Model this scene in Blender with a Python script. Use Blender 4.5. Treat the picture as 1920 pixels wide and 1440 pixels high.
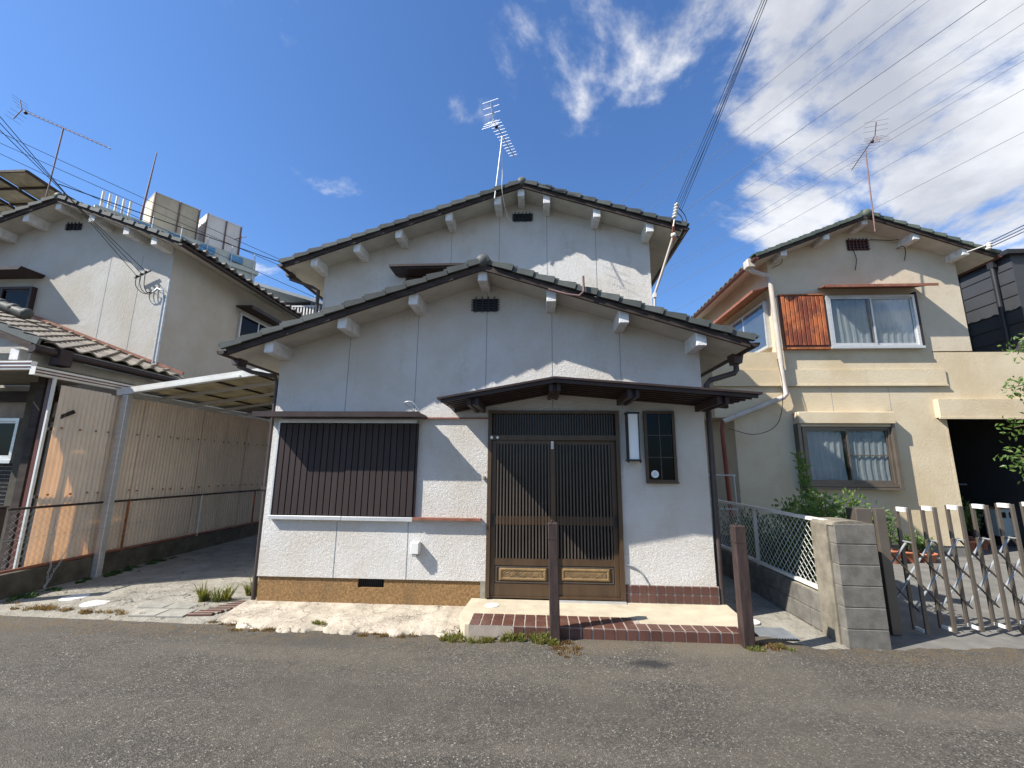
import bpy, math, random
from mathutils import Vector, Matrix
random.seed(7)
S = bpy.context.scene
COL = S.collection
for o in list(bpy.data.objects): bpy.data.objects.remove(o)

# ------------------------------------------------------------------ camera
EYE = Vector((0, 0, 1.65))
pit, yaw, rol = math.radians(10.8), math.radians(3.4), math.radians(0.5)
fw = Vector((-math.sin(yaw)*math.cos(pit), math.cos(yaw)*math.cos(pit), math.sin(pit)))
rt = Vector((math.cos(yaw), math.sin(yaw), 0)); up = rt.cross(fw)
r2 = rt*math.cos(rol)+up*math.sin(rol); u2 = up*math.cos(rol)-rt*math.sin(rol)
cd = bpy.data.cameras.new('camera'); cam = bpy.data.objects.new('camera', cd); COL.objects.link(cam)
cam.matrix_world = Matrix(((r2.x, u2.x, -fw.x, EYE.x), (r2.y, u2.y, -fw.y, EYE.y), (r2.z, u2.z, -fw.z, EYE.z), (0, 0, 0, 1)))
cd.sensor_width = 36; cd.lens = 36*810/1920; cd.clip_start = .05; cd.clip_end = 3000
S.camera = cam

# ------------------------------------------------------------------ light
SUN = Vector((2.15, 1.0, -2.25)).normalized()          # direction the light travels
elev = math.asin(-SUN.z); azim = math.atan2(-SUN.x, -SUN.y)   # clockwise from +Y
sl = bpy.data.lights.new('sun', 'SUN'); sun = bpy.data.objects.new('sun', sl); COL.objects.link(sun)
sun.rotation_euler = SUN.to_track_quat('-Z', 'Y').to_euler(); sun.location = (-20, -10, 25)
sl.energy = 5.0; sl.angle = math.radians(.53); sl.color = (1, .945, .86)
W = bpy.data.worlds.new('World'); S.world = W; W.use_nodes = True
S.view_settings.view_transform = 'Standard'; S.view_settings.look = 'None'
S.view_settings.exposure = 1.0; S.view_settings.gamma = 1; S.view_settings.use_curve_mapping = False


class NT:
    """small wrapper around a node tree"""
    def __init__(s, t): s.t = t; t.nodes.clear()
    def n(s, k, **a):
        x = s.t.nodes.new(k)
        for q, v in a.items(): setattr(x, q, v)
        return x
    def l(s, a, b): s.t.links.new(a, b)
    def put(s, sock, v):
        if hasattr(v, 'default_value') or hasattr(v, 'is_linked'): s.l(v, sock)
        else: sock.default_value = v
    def m(s, op, a, b=0., c=None, clamp=False):
        x = s.n('ShaderNodeMath', operation=op, use_clamp=clamp); s.put(x.inputs[0], a); s.put(x.inputs[1], b)
        if c is not None: s.put(x.inputs[2], c)
        return x.outputs[0]
    def vm(s, op, a, b):
        x = s.n('ShaderNodeVectorMath', operation=op); s.put(x.inputs[0], a); s.put(x.inputs[1], b); return x.outputs[0]
    def mix(s, f, a, b, mode='MIX'):
        x = s.n('ShaderNodeMix', data_type='RGBA', blend_type=mode); s.put(x.inputs[0], f); s.put(x.inputs[6], a); s.put(x.inputs[7], b); return x.outputs[2]
    def ramp(s, f, p0, p1):
        x = s.n('ShaderNodeMapRange', interpolation_type='SMOOTHSTEP'); s.put(x.inputs[0], f); x.inputs[1].default_value = p0; x.inputs[2].default_value = p1; return x.outputs[0]
    def noise(s, v, sc, det=4, rough=.55, dist=0):
        x = s.n('ShaderNodeTexNoise'); s.put(x.inputs['Vector'], v); x.inputs['Scale'].default_value = sc
        x.inputs['Detail'].default_value = det; x.inputs['Roughness'].default_value = rough; x.inputs['Distortion'].default_value = dist
        return x.outputs['Fac']
    def vor(s, v, sc, feat='F1', out='Distance', rnd=1.):
        x = s.n('ShaderNodeTexVoronoi', feature=feat); s.put(x.inputs['Vector'], v); x.inputs['Scale'].default_value = sc
        x.inputs['Randomness'].default_value = rnd; return x.outputs[out]


# sky: Nishita plus procedural clouds that thicken to the right of the street
w = NT(W.node_tree)
sky = w.n('ShaderNodeTexSky', sky_type='NISHITA', sun_disc=False, sun_elevation=elev, sun_rotation=azim, altitude=0, air_density=1.15, dust_density=.6, ozone_density=2.2)
tc = w.n('ShaderNodeTexCoord'); d = tc.outputs['Generated']
sx = w.n('ShaderNodeSeparateXYZ'); w.l(d, sx.inputs[0])
zz = w.m('ADD', w.m('MAXIMUM', sx.outputs[2], 0.), .22)
cb = w.n('ShaderNodeCombineXYZ'); w.put(cb.inputs[0], w.m('DIVIDE', sx.outputs[0], zz)); w.put(cb.inputs[1], w.m('DIVIDE', sx.outputs[1], zz))
cp = w.vm('ADD', cb.outputs[0], (1.0, 7.0, 0))
n1 = w.noise(cp, 2.1, 12, .60, .25); n2 = w.noise(cp, .75, 3, .5, .2)
az = w.m('DIVIDE', sx.outputs[0], w.m('ADD', w.m('ABSOLUTE', sx.outputs[1]), .3))
bias = w.ramp(az, .10, .72)
dens = w.m('ADD', w.m('ADD', w.m('MULTIPLY', n1, .72), w.m('MULTIPLY', n2, .40)), w.m('MULTIPLY', bias, .20))
cov = w.m('POWER', w.ramp(dens, .63, .725), 1.3)
shade = w.mix(w.ramp(w.noise(cp, 1.7, 8, .6), .33, .62), (3.7, 3.9, 4.4, 1), (6.5, 6.6, 6.8, 1))
skyc = w.mix(1., sky.outputs[0], (.64, .91, 1.27, 1), 'MULTIPLY')
bg = w.n('ShaderNodeBackground'); w.l(w.mix(w.m('MULTIPLY', cov, .94), skyc, shade), bg.inputs[0]); bg.inputs[1].default_value = .078
wo = w.n('ShaderNodeOutputWorld'); w.l(bg.outputs[0], wo.inputs[0])


# ------------------------------------------------------------------ materials
MATS = {}
def base(name):
    m = bpy.data.materials.new(name); m.use_nodes = True; t = NT(m.node_tree)
    o = t.n('ShaderNodeOutputMaterial'); p = t.n('ShaderNodeBsdfPrincipled'); t.l(p.outputs[0], o.inputs[0])
    g = t.n('ShaderNodeNewGeometry'); MATS[name] = m
    return m, t, p, g.outputs['Position'], o
def c4(c): return (c[0], c[1], c[2], 1)
def mul(c, k): return (min(1, c[0]*k), min(1, c[1]*k), min(1, c[2]*k), 1)
def bump(t, p, h, s=.5, dist=.01):
    b = t.n('ShaderNodeBump'); b.inputs['Strength'].default_value = s; b.inputs['Distance'].default_value = dist
    t.put(b.inputs['Height'], h); t.l(b.outputs[0], p.inputs['Normal'])
def stretch(t, pos, s):
    return t.vm('MULTIPLY', pos, s)
def mat(name, col, rough=.7, metal=0., var=.18, vs=2.5, bs=60, bst=.25, bd=.006, rnd=0., spec=.4, dirt=None, dk=.5, stk=(1, 1, 1)):
    m, t, p, pos, o = base(name)
    v = t.noise(stretch(t, pos, stk), vs, 6, .62)
    c = t.mix(t.ramp(v, .25, .75), mul(col, 1-var), mul(col, 1+var))
    if dirt:
        q = t.ramp(t.noise(stretch(t, pos, (3.2, 3.2, .5)), 1.6, 6, .65), .48, .78)
        c = t.mix(t.m('MULTIPLY', q, dk), c, c4(dirt))
    if rnd:
        oi = t.n('ShaderNodeObjectInfo'); k = t.m('ADD', t.m('MULTIPLY', oi.outputs['Random'], 2*rnd), 1-rnd)
        cb = t.n('ShaderNodeCombineXYZ'); [t.l(k, cb.inputs[i]) for i in range(3)]
        c = t.mix(1., c, cb.outputs[0], 'MULTIPLY')
    t.put(p.inputs['Base Color'], c)
    t.put(p.inputs['Roughness'], t.m('ADD', t.m('MULTIPLY', t.noise(pos, 9, 4), .25), max(.02, rough-.12)))
    p.inputs['Metallic'].default_value = metal; p.inputs['Specular IOR Level'].default_value = spec
    if bst: bump(t, p, t.noise(pos, bs, 4, .6), bst, bd)
    return m
def stucco(name, col, stain, k, rel=.9, sc=42, bd=.012, th=(.5, .8), tan=.55):
    m, t, p, pos, o = base(name)
    a = t.noise(pos, sc, 3, .55, .45); worm = t.m('ABSOLUTE', t.m('SUBTRACT', a, .5))
    big = t.noise(pos, sc*.42, 2, .5, .4)
    h = t.m('ADD', t.m('MULTIPLY', t.ramp(worm, .0, .13), -.55), big)
    bump(t, p, h, rel, bd)
    st = t.ramp(t.noise(stretch(t, pos, (2.6, 2.6, .45)), 1.25, 7, .68), th[0], th[1])
    fi = t.ramp(t.noise(pos, 17, 5, .7), .35, .7)
    c = t.mix(t.m('MULTIPLY', t.m('MULTIPLY', st, fi), k), c4(col), c4(stain))
    c = t.mix(t.m('MULTIPLY', t.ramp(t.noise(pos, 3, 6), .35, .7), .12), c, mul(col, .72))
    c = t.mix(t.m('MULTIPLY', t.ramp(t.noise(pos, .75, 5, .6), .36, .66), tan), c, (col[0]*.80, col[1]*.72, col[2]*.60, 1))
    t.put(p.inputs['Base Color'], c); p.inputs['Roughness'].default_value = .93; p.inputs['Specular IOR Level'].default_value = .2
    return m
stucco('stucco_white', (.635, .62, .59), (.38, .31, .225), .65, .85, 66, .009, (.47, .80))
stucco('stucco_left', (.46, .45, .42), (.30, .26, .20), .55, .5, 30, .009)
stucco('wall_cream', (.55, .468, .33), (.34, .235, .13), .6, .45, 40, .007, (.50, .82))
stucco('wall_ivory', (.54, .475, .37), (.33, .25, .17), .6, .45, 40, .007, (.50, .82))
mat('soffit', (.44, .42, .37), .85, var=.12, vs=4, dirt=(.32, .28, .22), dk=.4)
mat('bracket_paint', (.60, .60, .585), .9, var=.16, vs=9, bs=70, bst=.7, bd=.009, dirt=(.30, .26, .20), dk=.6)
mat('dark_wood', (.036, .026, .022), .75, var=.45, vs=5, stk=(.6, 1, 4), bs=90, bst=.4, dirt=(.085, .066, .056), dk=.5, spec=.25)
mat('tile_grey', (.074, .081, .077), .6, spec=.2, var=.16, vs=7, rnd=.30, bs=110, bst=.18, bd=.003, dirt=(.06, .055, .045), dk=.4)
mat('tile_green', (.085, .105, .088), .6, spec=.2, var=.16, vs=7, rnd=.16, bs=110, bst=.18, dirt=(.14, .13, .10), dk=.4)
mat('tile_tan', (.19, .168, .138), .6, var=.25, vs=6, rnd=.25, bs=90, bst=.3, dirt=(.14, .115, .09), dk=.6)
mat('tile_dark', (.07, .055, .045), .6, var=.25, vs=6, rnd=.2)
mat('brown_metal', (.036, .024, .022), .5, var=.2, vs=4, bst=.05, spec=.25)
mat('brown_pipe', (.042, .03, .027), .5, var=.25, vs=5, bst=.08, spec=.5)
mat('door_bronze', (.066, .038, .018), .45, metal=.15, var=.22, vs=3, stk=(4, 4, .5), bst=.05, spec=.5)
mat('door_slat', (.075, .06, .048), .5, metal=.1, var=.2, vs=3, bst=.0, spec=.3)
mat('carved_gold', (.19, .122, .054), .5, metal=.15, var=.25, vs=12, bst=.2, bs=120)
mat('shutter_brown', (.036, .026, .025), .6, var=.16, vs=3, stk=(6, 6, .4), bst=.08, rnd=.1, spec=.2)
mat('aluminium', (.55, .55, .54), .45, metal=.55, var=.12, vs=5, stk=(.5, 1, 6), bst=.05, dirt=(.33, .29, .23), dk=.4)
mat('white_paint', (.56, .56, .53), .6, var=.1, vs=5, bst=.08, dirt=(.42, .36, .27), dk=.45)
mat('rust', (.30, .105, .035), .85, var=.5, vs=14, bst=.4, bs=90, dirt=(.10, .035, .015), dk=.8)
mat('rust_trim', (.20, .075, .045), .7, var=.3, vs=8, bst=.2, dirt=(.27, .17, .12), dk=.5)
mat('foundation', (.225, .130, .052), .95, var=.38, vs=34, bs=70, bst=.7, bd=.012, dirt=(.12, .078, .04), dk=.6)
mat('brown_tile', (.082, .036, .027), .38, var=.14, vs=8, rnd=.14, bs=60, bst=.08, dirt=(.22, .14, .10), dk=.35)
mat('grout', (.30, .25, .205), .95, var=.15, vs=12)
mat('post_brown', (.036, .022, .019), .55, var=.4, vs=9, stk=(3, 3, .6), bst=.35, bs=40, dirt=(.07, .047, .038), dk=.6)
mat('black_tile', (.012, .011, .012), .45, spec=.15, var=.3, vs=8, rnd=.2, bst=.05)
mat('concrete_block', (.125, .116, .10), .95, var=.3, vs=9, rnd=.10, bs=120, bst=.8, bd=.006, dirt=(.085, .078, .065), dk=.75)
mat('concrete_light', (.25, .225, .175), .95, var=.35, vs=5, bs=110, bst=.5, bd=.006, dirt=(.12, .105, .08), dk=.7)
mat('concrete_mossy', (.07, .062, .048), .95, var=.4, vs=5, bs=80, bst=.6, bd=.008, dirt=(.028, .032, .018), dk=.7)
mat('mortar_dirty', (.165, .145, .11), .95, var=.4, vs=6, bs=110, bst=.6, bd=.008, dirt=(.07, .06, .045), dk=.8)
mat('gate_bronze', (.15, .125, .10), .38, metal=.5, var=.12, vs=3, bst=.03, spec=.5)
mat('plate_white', (.62, .61, .57), .55, var=.06, bst=.05)
mat('black_metal', (.018, .017, .018), .5, var=.2, bst=.05)
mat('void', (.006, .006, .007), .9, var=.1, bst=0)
mat('cable', (.014, .014, .016), .6, var=.1, bst=0)
mat('cable_grey', (.12, .125, .14), .6, var=.1, bst=0)
mat('galvanised', (.42, .44, .45), .45, metal=.6, var=.15, vs=8, bst=.05)
mat('mast_brown', (.16, .10, .09), .6, var=.3, vs=8, bst=.1)
mat('porcelain', (.62, .60, .54), .35, var=.1, bst=0)
mat('cream_pipe', (.42, .375, .325), .5, var=.12, vs=5, bst=.05, dirt=(.36, .25, .17), dk=.4)
mat('red_pipe', (.17, .035, .018), .5, var=.2, bst=.05)
mat('maroon', (.10, .032, .025), .4, var=.2, bst=.05)
mat('terracotta', (.36, .13, .07), .85, var=.2, vs=8, bst=.2)
mat('plank_orange', (.34, .115, .035), .75, var=.3, vs=6, stk=(6, 1, 6), bst=.25)
mat('dark_siding', (.040, .042, .046), .5, var=.12, vs=2, bst=.05)
mat('pale_block', (.42, .46, .43), .85, var=.1, vs=1, bst=.1, dirt=(.38, .38, .33), dk=.5)
mat('tank_beige', (.43, .385, .29), .7, var=.15, vs=1.2, bst=.1, dirt=(.28, .24, .18), dk=.55)
mat('tank_white', (.62, .61, .59), .7, var=.08, vs=1.2, bst=.1, dirt=(.45, .42, .38), dk=.4)
mat('slate_roof', (.16, .18, .20), .6, var=.15, vs=1, bst=.1)
mat('blue_sheet', (.08, .25, .45), .6, var=.25, vs=3, bst=.1)
mat('curtain', (.62, .64, .64), .9, var=.12, vs=5, stk=(6, 6, .4), bst=.3, bs=9, bd=.04)
mat('soil', (.075, .05, .03), 1, var=.4, vs=8, bs=60, bst=.8)
mat('bark', (.10, .075, .05), .9, var=.3, vs=12, bst=.5)
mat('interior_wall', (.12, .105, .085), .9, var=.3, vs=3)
mat('sticker', (.70, .72, .70), .5, var=.06, bst=0)
mat('sticker_grey', (.22, .24, .25), .5, var=.06, bst=0)
mat('yard_concrete', (.135, .13, .118), .95, var=.22, vs=3, bs=130, bst=.5, dirt=(.09, .085, .075), dk=.6)
mat('porch_concrete', (.41, .355, .26), .93, var=.16, vs=4, bs=130, bst=.35, bd=.004, dirt=(.29, .24, .17), dk=.55)
mat('paver', (.24, .232, .20), .9, var=.2, vs=8, rnd=.15, bs=90, bst=.3)


def rust_boards():
    m, t, p, pos, o = base('rust_boards')
    a = t.ramp(t.noise(stretch(t, pos, (1.6, 1.6, .9)), 1.7, 7, .7), .40, .58)
    b = t.noise(pos, 22, 5, .7)
    c = t.mix(a, (.42, .125, .035, 1), (.115, .024, .010, 1)); c = t.mix(t.m('MULTIPLY', b, .4), c, (.27, .06, .018, 1))
    t.put(p.inputs['Base Color'], c); p.inputs['Roughness'].default_value = .6; bump(t, p, b, .08, .004)
rust_boards()
def asphalt():
    m, t, p, pos, o = base('asphalt')
    cell = t.vor(pos, 118, 'F1', 'Color'); sp = t.n('ShaderNodeSeparateColor'); t.l(cell, sp.inputs[0])
    s1 = t.ramp(sp.outputs[0], .25, 1.); big = t.noise(pos, .8, 5, .6); mid = t.noise(pos, 6, 5, .6)
    c = t.mix(s1, (.036, .033, .028, 1), (.112, .103, .088, 1))
    c = t.mix(t.ramp(sp.outputs[1], .955, .98), c, (.25, .24, .21, 1))
    band = t.noise(stretch(t, pos, (.16, 1.1, 1)), 1.5, 5, .6); fine = t.noise(pos, 30, 4, .7)
    c = t.mix(t.m('MULTIPLY', t.ramp(band, .48, .66), .42), c, (.118, .106, .088, 1)); c = t.mix(t.m('MULTIPLY', t.ramp(band, .5, .34), .45), c, (.034, .032, .030, 1)); c = t.mix(t.m('MULTIPLY', t.ramp(fine, .45, .7), .3), c, (.045, .042, .037, 1))
    c = t.mix(t.m('MULTIPLY', t.ramp(big, .4, .62), .5), c, (.088, .079, .064, 1))
    c = t.mix(t.m('MULTIPLY', t.ramp(mid, .45, .75), .3), c, (.030, .029, .027, 1))
    # dark oil stain and light repaired strip in front of the step
    for (x, y, r0, r1, col, k) in ((.93, 4.05, .05, .19, (.018, .018, .02, 1), .9), (1.55, 4.36, .15, .62, (.125, .108, .08, 1), .6), (.62, 4.32, .1, .45, (.115, .095, .068, 1), .6), (-2.2, 4.45, .2, .7, (.03, .03, .03, 1), .5)):
        dv = t.vm('SUBTRACT', pos, (x, y, 0)); dv = t.vm('MULTIPLY', dv, (.8, 2.1, 1))
        ln = t.n('ShaderNodeVectorMath', operation='LENGTH'); t.l(dv, ln.inputs[0])
        q = t.m('ADD', ln.outputs['Value'], t.m('MULTIPLY', t.m('SUBTRACT', t.noise(pos, 7, 4), .5), .35))
        c = t.mix(t.m('MULTIPLY', t.m('SUBTRACT', 1., t.ramp(q, r0, r1)), k), c, col)
    sy = t.n('ShaderNodeSeparateXYZ'); t.l(pos, sy.inputs[0])
    gr = t.m('MULTIPLY', t.ramp(t.m('ADD', sy.outputs[1], t.m('MULTIPLY', t.noise(pos, 2.2, 5, .65), .7)), 4.55, 4.98), t.ramp(t.noise(pos, 9, 5, .7), .4, .62))
    c = t.mix(t.m('MULTIPLY', gr, .75), c, (.10, .072, .040, 1))
    nz = t.n('ShaderNodeTexNoise'); t.l(pos, nz.inputs['Vector']); nz.inputs['Scale'].default_value = 2.2; nz.inputs['Detail'].default_value = 6
    ce = t.vor(t.vm('ADD', pos, t.vm('MULTIPLY', nz.outputs['Color'], (.8, .8, .8))), .55, 'DISTANCE_TO_EDGE')
    ck = t.m('MULTIPLY', t.m('SUBTRACT', 1., t.ramp(ce, .002, .009)), t.ramp(t.noise(pos, .9, 3), .47, .6))
    c = t.mix(t.m('MULTIPLY', ck, .28), c, (.016, .015, .014, 1)); c = t.mix(1., c, (1.04, 1.02, .985, 1), 'MULTIPLY')
    t.put(p.inputs['Base Color'], c); p.inputs['Roughness'].default_value = .85; p.inputs['Specular IOR Level'].default_value = .35
    bump(t, p, t.m('ADD', t.vor(pos, 118), t.m('MULTIPLY', mid, .4)), .8, .006)
asphalt()
def cracked(name, c1, c2, cc, sc, k=.8, rl=.02):
    m, t, p, pos, o = base(name)
    nz = t.n('ShaderNodeTexNoise'); t.l(pos, nz.inputs['Vector']); nz.inputs['Scale'].default_value = 3; nz.inputs['Detail'].default_value = 5
    wob = t.vm('ADD', pos, t.vm('MULTIPLY', nz.outputs['Color'], (.9, .9, .9)))
    e = t.vor(wob, sc, 'DISTANCE_TO_EDGE'); e2 = t.vor(wob, sc*3.3, 'DISTANCE_TO_EDGE')
    cr = t.m('MULTIPLY', t.m('SUBTRACT', 1., t.ramp(e, .002, .018)), t.ramp(t.noise(pos, 2.1, 3), .42, .58)); cr2 = t.m('MULTIPLY', t.m('SUBTRACT', 1., t.ramp(e2, .003, .02)), t.ramp(t.noise(pos, 1.3, 3), .5, .65))
    cr = t.m('MAXIMUM', cr, cr2)
    v = t.ramp(t.noise(pos, 3.2, 7, .68), .3, .72)
    c = t.mix(v, c4(c1), c4(c2)); c = t.mix(t.m('MULTIPLY', t.ramp(t.noise(pos, 14, 6, .7), .5, .8), .4), c, mul(c2, .6))
    c = t.mix(t.m('MULTIPLY', cr, k), c, c4(cc))
    t.put(p.inputs['Base Color'], c); p.inputs['Roughness'].default_value = .93
    bump(t, p, t.m('SUBTRACT', t.m('ADD', t.noise(pos, 26, 6, .65, 1.2), t.m('MULTIPLY', t.noise(pos, 6, 5, .6, 2.), 1.4)), t.m('MULTIPLY', cr, .9)), .85, rl)
cracked('driveway_concrete', (.30, .28, .235), (.19, .175, .14), (.04, .034, .024), 1.15)
cracked('apron_concrete', (.46, .405, .32), (.28, .24, .185), (.08, .062, .042), 1.9, .7, .012)
def trans(name, col, tr, k, rough=.5, dk=.7):
    m, t, p, pos, o = base(name)
    v = t.ramp(t.noise(stretch(t, pos, (1, 1, .35)), 4, 7, .68), .3, .75)
    c = t.mix(v, c4(col), mul(col, dk)); t.put(p.inputs['Base Color'], c); p.inputs['Roughness'].default_value = rough
    tl = t.n('ShaderNodeBsdfTranslucent'); t.put(tl.inputs[0], t.mix(v, c4(tr), mul(tr, dk*.8)))
    mx = t.n('ShaderNodeMixShader'); mx.inputs[0].default_value = k; t.l(p.outputs[0], mx.inputs[1]); t.l(tl.outputs[0], mx.inputs[2]); t.l(mx.outputs[0], o.inputs[0])
trans('corrugated_plastic', (.70, .64, .55), (.85, .42, .15), .25, .5, .86)
trans('roof_plastic', (.34, .31, .25), (.34, .30, .21), .5)
def leafmat(name, a, b):
    m, t, p, pos, o = base(name)
    v = t.noise(pos, 13, 3); c = t.mix(t.ramp(v, .3, .7), c4(a), c4(b)); t.put(p.inputs['Base Color'], c); p.inputs['Roughness'].default_value = .5
    tl = t.n('ShaderNodeBsdfTranslucent'); t.put(tl.inputs[0], t.mix(1., c, (1.5, 1.5, .7, 1), 'MULTIPLY'))
    mx = t.n('ShaderNodeMixShader'); mx.inputs[0].default_value = .35; t.l(p.outputs[0], mx.inputs[1]); t.l(tl.outputs[0], mx.inputs[2]); t.l(mx.outputs[0], o.inputs[0])
leafmat('leaf', (.06, .13, .028), (.13, .20, .045))
leafmat('leaf_dark', (.03, .07, .02), (.065, .12, .032))
leafmat('grass', (.09, .115, .022), (.19, .165, .045))
leafmat('dry_grass', (.22, .15, .06), (.13, .075, .035))
def glass(name, tint, k, rough=.02):
    m, t, p, pos, o = base(name)
    g = t.n('ShaderNodeBsdfGlossy'); g.inputs['Roughness'].default_value = rough; g.inputs[0].default_value = (.85, .9, .95, 1)
    tr = t.n('ShaderNodeBsdfTransparent'); tr.inputs[0].default_value = c4(tint)
    f = t.n('ShaderNodeFresnel'); f.inputs[0].default_value = 1.5
    mx = t.n('ShaderNodeMixShader'); t.put(mx.inputs[0], t.m('MULTIPLY', f.outputs[0], k, clamp=True)); t.l(tr.outputs[0], mx.inputs[1]); t.l(g.outputs[0], mx.inputs[2]); t.l(mx.outputs[0], o.inputs[0])
glass('window_glass', (.78, .80, .80), .45)
glass('dark_glass', (.10, .10, .10), .35, .12)
def lampmat():
    m, t, p, pos, o = base('lamp_panel'); p.inputs['Base Color'].default_value = (.78, .79, .78, 1); p.inputs['Roughness'].default_value = .4
lampmat()

# ------------------------------------------------------------------ building kit
WL = {}      # world position of every object
def tag(o, label=None, cat=None, group=None, kind=None):
    if label: o['label'] = label
    if cat: o['category'] = cat
    if group: o['group'] = group
    if kind: o['kind'] = kind
    return o
def link(o, loc, parent=None):
    COL.objects.link(o); loc = Vector(loc); WL[o.name] = loc.copy()
    if parent is not None: o.parent = parent; o.location = loc-WL[parent.name]
    else: o.location = loc
    return o
def thing(name, label, cat, loc, group=None):
    o = bpy.data.objects.new(name, None); o.empty_display_size = .1; link(o, loc); return tag(o, label, cat, group)
def inst(name, me, loc, parent, rot=None):
    o = bpy.data.objects.new(name, me); link(o, loc, parent)
    if rot is not None: o.rotation_euler = rot
    return o
def setmat(me, m):
    for x in (m if isinstance(m, (list, tuple)) else [m]): me.materials.append(MATS[x])
class G:
    """collects shapes; build() links them as one mesh object"""
    def __init__(s): s.v = []; s.f = []; s.sm = []; s.mi = []; s.cur = 0
    def add(s, v, f, smooth=False):
        b = len(s.v); s.v += [Vector(x) for x in v]
        for q in f: s.f.append([b+i for i in q]); s.sm.append(smooth); s.mi.append(s.cur)
        return s
    def box(s, x0, x1, y0, y1, z0, z1):
        return s.add([(x0, y0, z0), (x1, y0, z0), (x1, y1, z0), (x0, y1, z0), (x0, y0, z1), (x1, y0, z1), (x1, y1, z1), (x0, y1, z1)],
                     [(3, 2, 1, 0), (4, 5, 6, 7), (0, 1, 5, 4), (1, 2, 6, 5), (2, 3, 7, 6), (3, 0, 4, 7)])
    def cbox(s, x0, x1, y0, y1, z0, z1, c=.006):
        X, Y, Z = (x0, x1), (y0, y1), (z0, z1); v = []; ix = {}
        for i in (0, 1):
            for j in (0, 1):
                for k in (0, 1):
                    a = c if i == 0 else -c; b = c if j == 0 else -c; e = c if k == 0 else -c
                    for ax, q in enumerate(((X[i], Y[j]+b, Z[k]+e), (X[i]+a, Y[j], Z[k]+e), (X[i]+a, Y[j]+b, Z[k]))):
                        ix[i, j, k, ax] = len(v); v.append(q)
        f = []
        for i in (0, 1): f.append([ix[i, j, k, 0] for j, k in ((0, 0), (1, 0), (1, 1), (0, 1))])
        for j in (0, 1): f.append([ix[i, j, k, 1] for i, k in ((0, 0), (1, 0), (1, 1), (0, 1))])
        for k in (0, 1): f.append([ix[i, j, k, 2] for i, j in ((0, 0), (1, 0), (1, 1), (0, 1))])
        for i in (0, 1):
            for j in (0, 1): f.append([ix[i, j, 0, 0], ix[i, j, 1, 0], ix[i, j, 1, 1], ix[i, j, 0, 1]])
        for i in (0, 1):
            for k in (0, 1): f.append([ix[i, 0, k, 0], ix[i, 1, k, 0], ix[i, 1, k, 2], ix[i, 0, k, 2]])
        for j in (0, 1):
            for k in (0, 1): f.append([ix[0, j, k, 1], ix[1, j, k, 1], ix[1, j, k, 2], ix[0, j, k, 2]])
        for i in (0, 1):
            for j in (0, 1):
                for k in (0, 1): f.append([ix[i, j, k, a] for a in range(3)])
        return s.add(v, f)
    def prism(s, poly, y0, y1):                     # polygon in XZ pushed along Y
        n = len(poly); v = [(x, y0, z) for x, z in poly]+[(x, y1, z) for x, z in poly]
        return s.add(v, [list(range(n)), list(range(2*n-1, n-1, -1))]+[(i, i+n, (i+1) % n+n, (i+1) % n) for i in range(n)])
    def plate(s, poly, z0, z1):                     # polygon in XY pushed along Z
        n = len(poly); v = [(x, y, z0) for x, y in poly]+[(x, y, z1) for x, y in poly]
        return s.add(v, [list(range(n)), list(range(2*n-1, n-1, -1))]+[(i, i+n, (i+1) % n+n, (i+1) % n) for i in range(n)])
    def tube(s, pts, r, n=8, cap=True):
        pts = [Vector(p) for p in pts]; rs = r if isinstance(r, (list, tuple)) else [r]*len(pts); v = []; f = []; pu = None
        for i, p in enumerate(pts):
            t = (pts[min(i+1, len(pts)-1)]-pts[max(i-1, 0)]).normalized()
            if pu is None: pu = t.orthogonal().normalized()
            pu = (pu-t*pu.dot(t)); pu = pu.normalized() if pu.length > 1e-6 else t.orthogonal().normalized(); q = t.cross(pu)
            for k in range(n):
                a = 2*math.pi*k/n; v.append(p+(pu*math.cos(a)+q*math.sin(a))*rs[i])
        for i in range(len(pts)-1):
            for k in range(n): f.append((i*n+k, i*n+(k+1) % n, (i+1)*n+(k+1) % n, (i+1)*n+k))
        s.add(v, f, n > 4)
        if cap: s.add(v[:n], [list(range(n-1, -1, -1))]); s.add(v[-n:], [list(range(n))])
        return s
    def beam(s, p, q, w, h, upv=(0, 0, 1)):
        p, q = Vector(p), Vector(q); t = (q-p).normalized(); sd = t.cross(Vector(upv)).normalized(); u = sd.cross(t)
        v = [e+sd*a*w/2+u*b*h/2 for e in (p, q) for a, b in ((-1, -1), (1, -1), (1, 1), (-1, 1))]
        return s.add(v, [(3, 2, 1, 0), (4, 5, 6, 7), (0, 1, 5, 4), (1, 2, 6, 5), (2, 3, 7, 6), (3, 0, 4, 7)])
    def ball(s, c, r, nu=14, nv=9, sc=(1, 1, 1)):
        v = []; f = []
        for j in range(nv+1):
            b = math.pi*j/nv
            for i in range(nu):
                a = 2*math.pi*i/nu; v.append((c[0]+r*sc[0]*math.sin(b)*math.cos(a), c[1]+r*sc[1]*math.sin(b)*math.sin(a), c[2]+r*sc[2]*math.cos(b)))
        for j in range(nv):
            for i in range(nu): f.append((j*nu+i, (j+1)*nu+i, (j+1)*nu+(i+1) % nu, j*nu+(i+1) % nu))
        return s.add(v, f, True)
    def disc(s, c, r, h, n=24, axis='z'):
        v = []
        for z in (0, h):
            for k in range(n):
                a = 2*math.pi*k/n; x, y = r*math.cos(a), r*math.sin(a)
                v.append((c[0]+x, c[1]+y, c[2]+z) if axis == 'z' else (c[0]+x, c[1]-z, c[2]+y))
        return s.add(v, [list(range(n)), list(range(2*n-1, n-1, -1))]+[(i, i+n, (i+1) % n+n, (i+1) % n) for i in range(n)])
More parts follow.
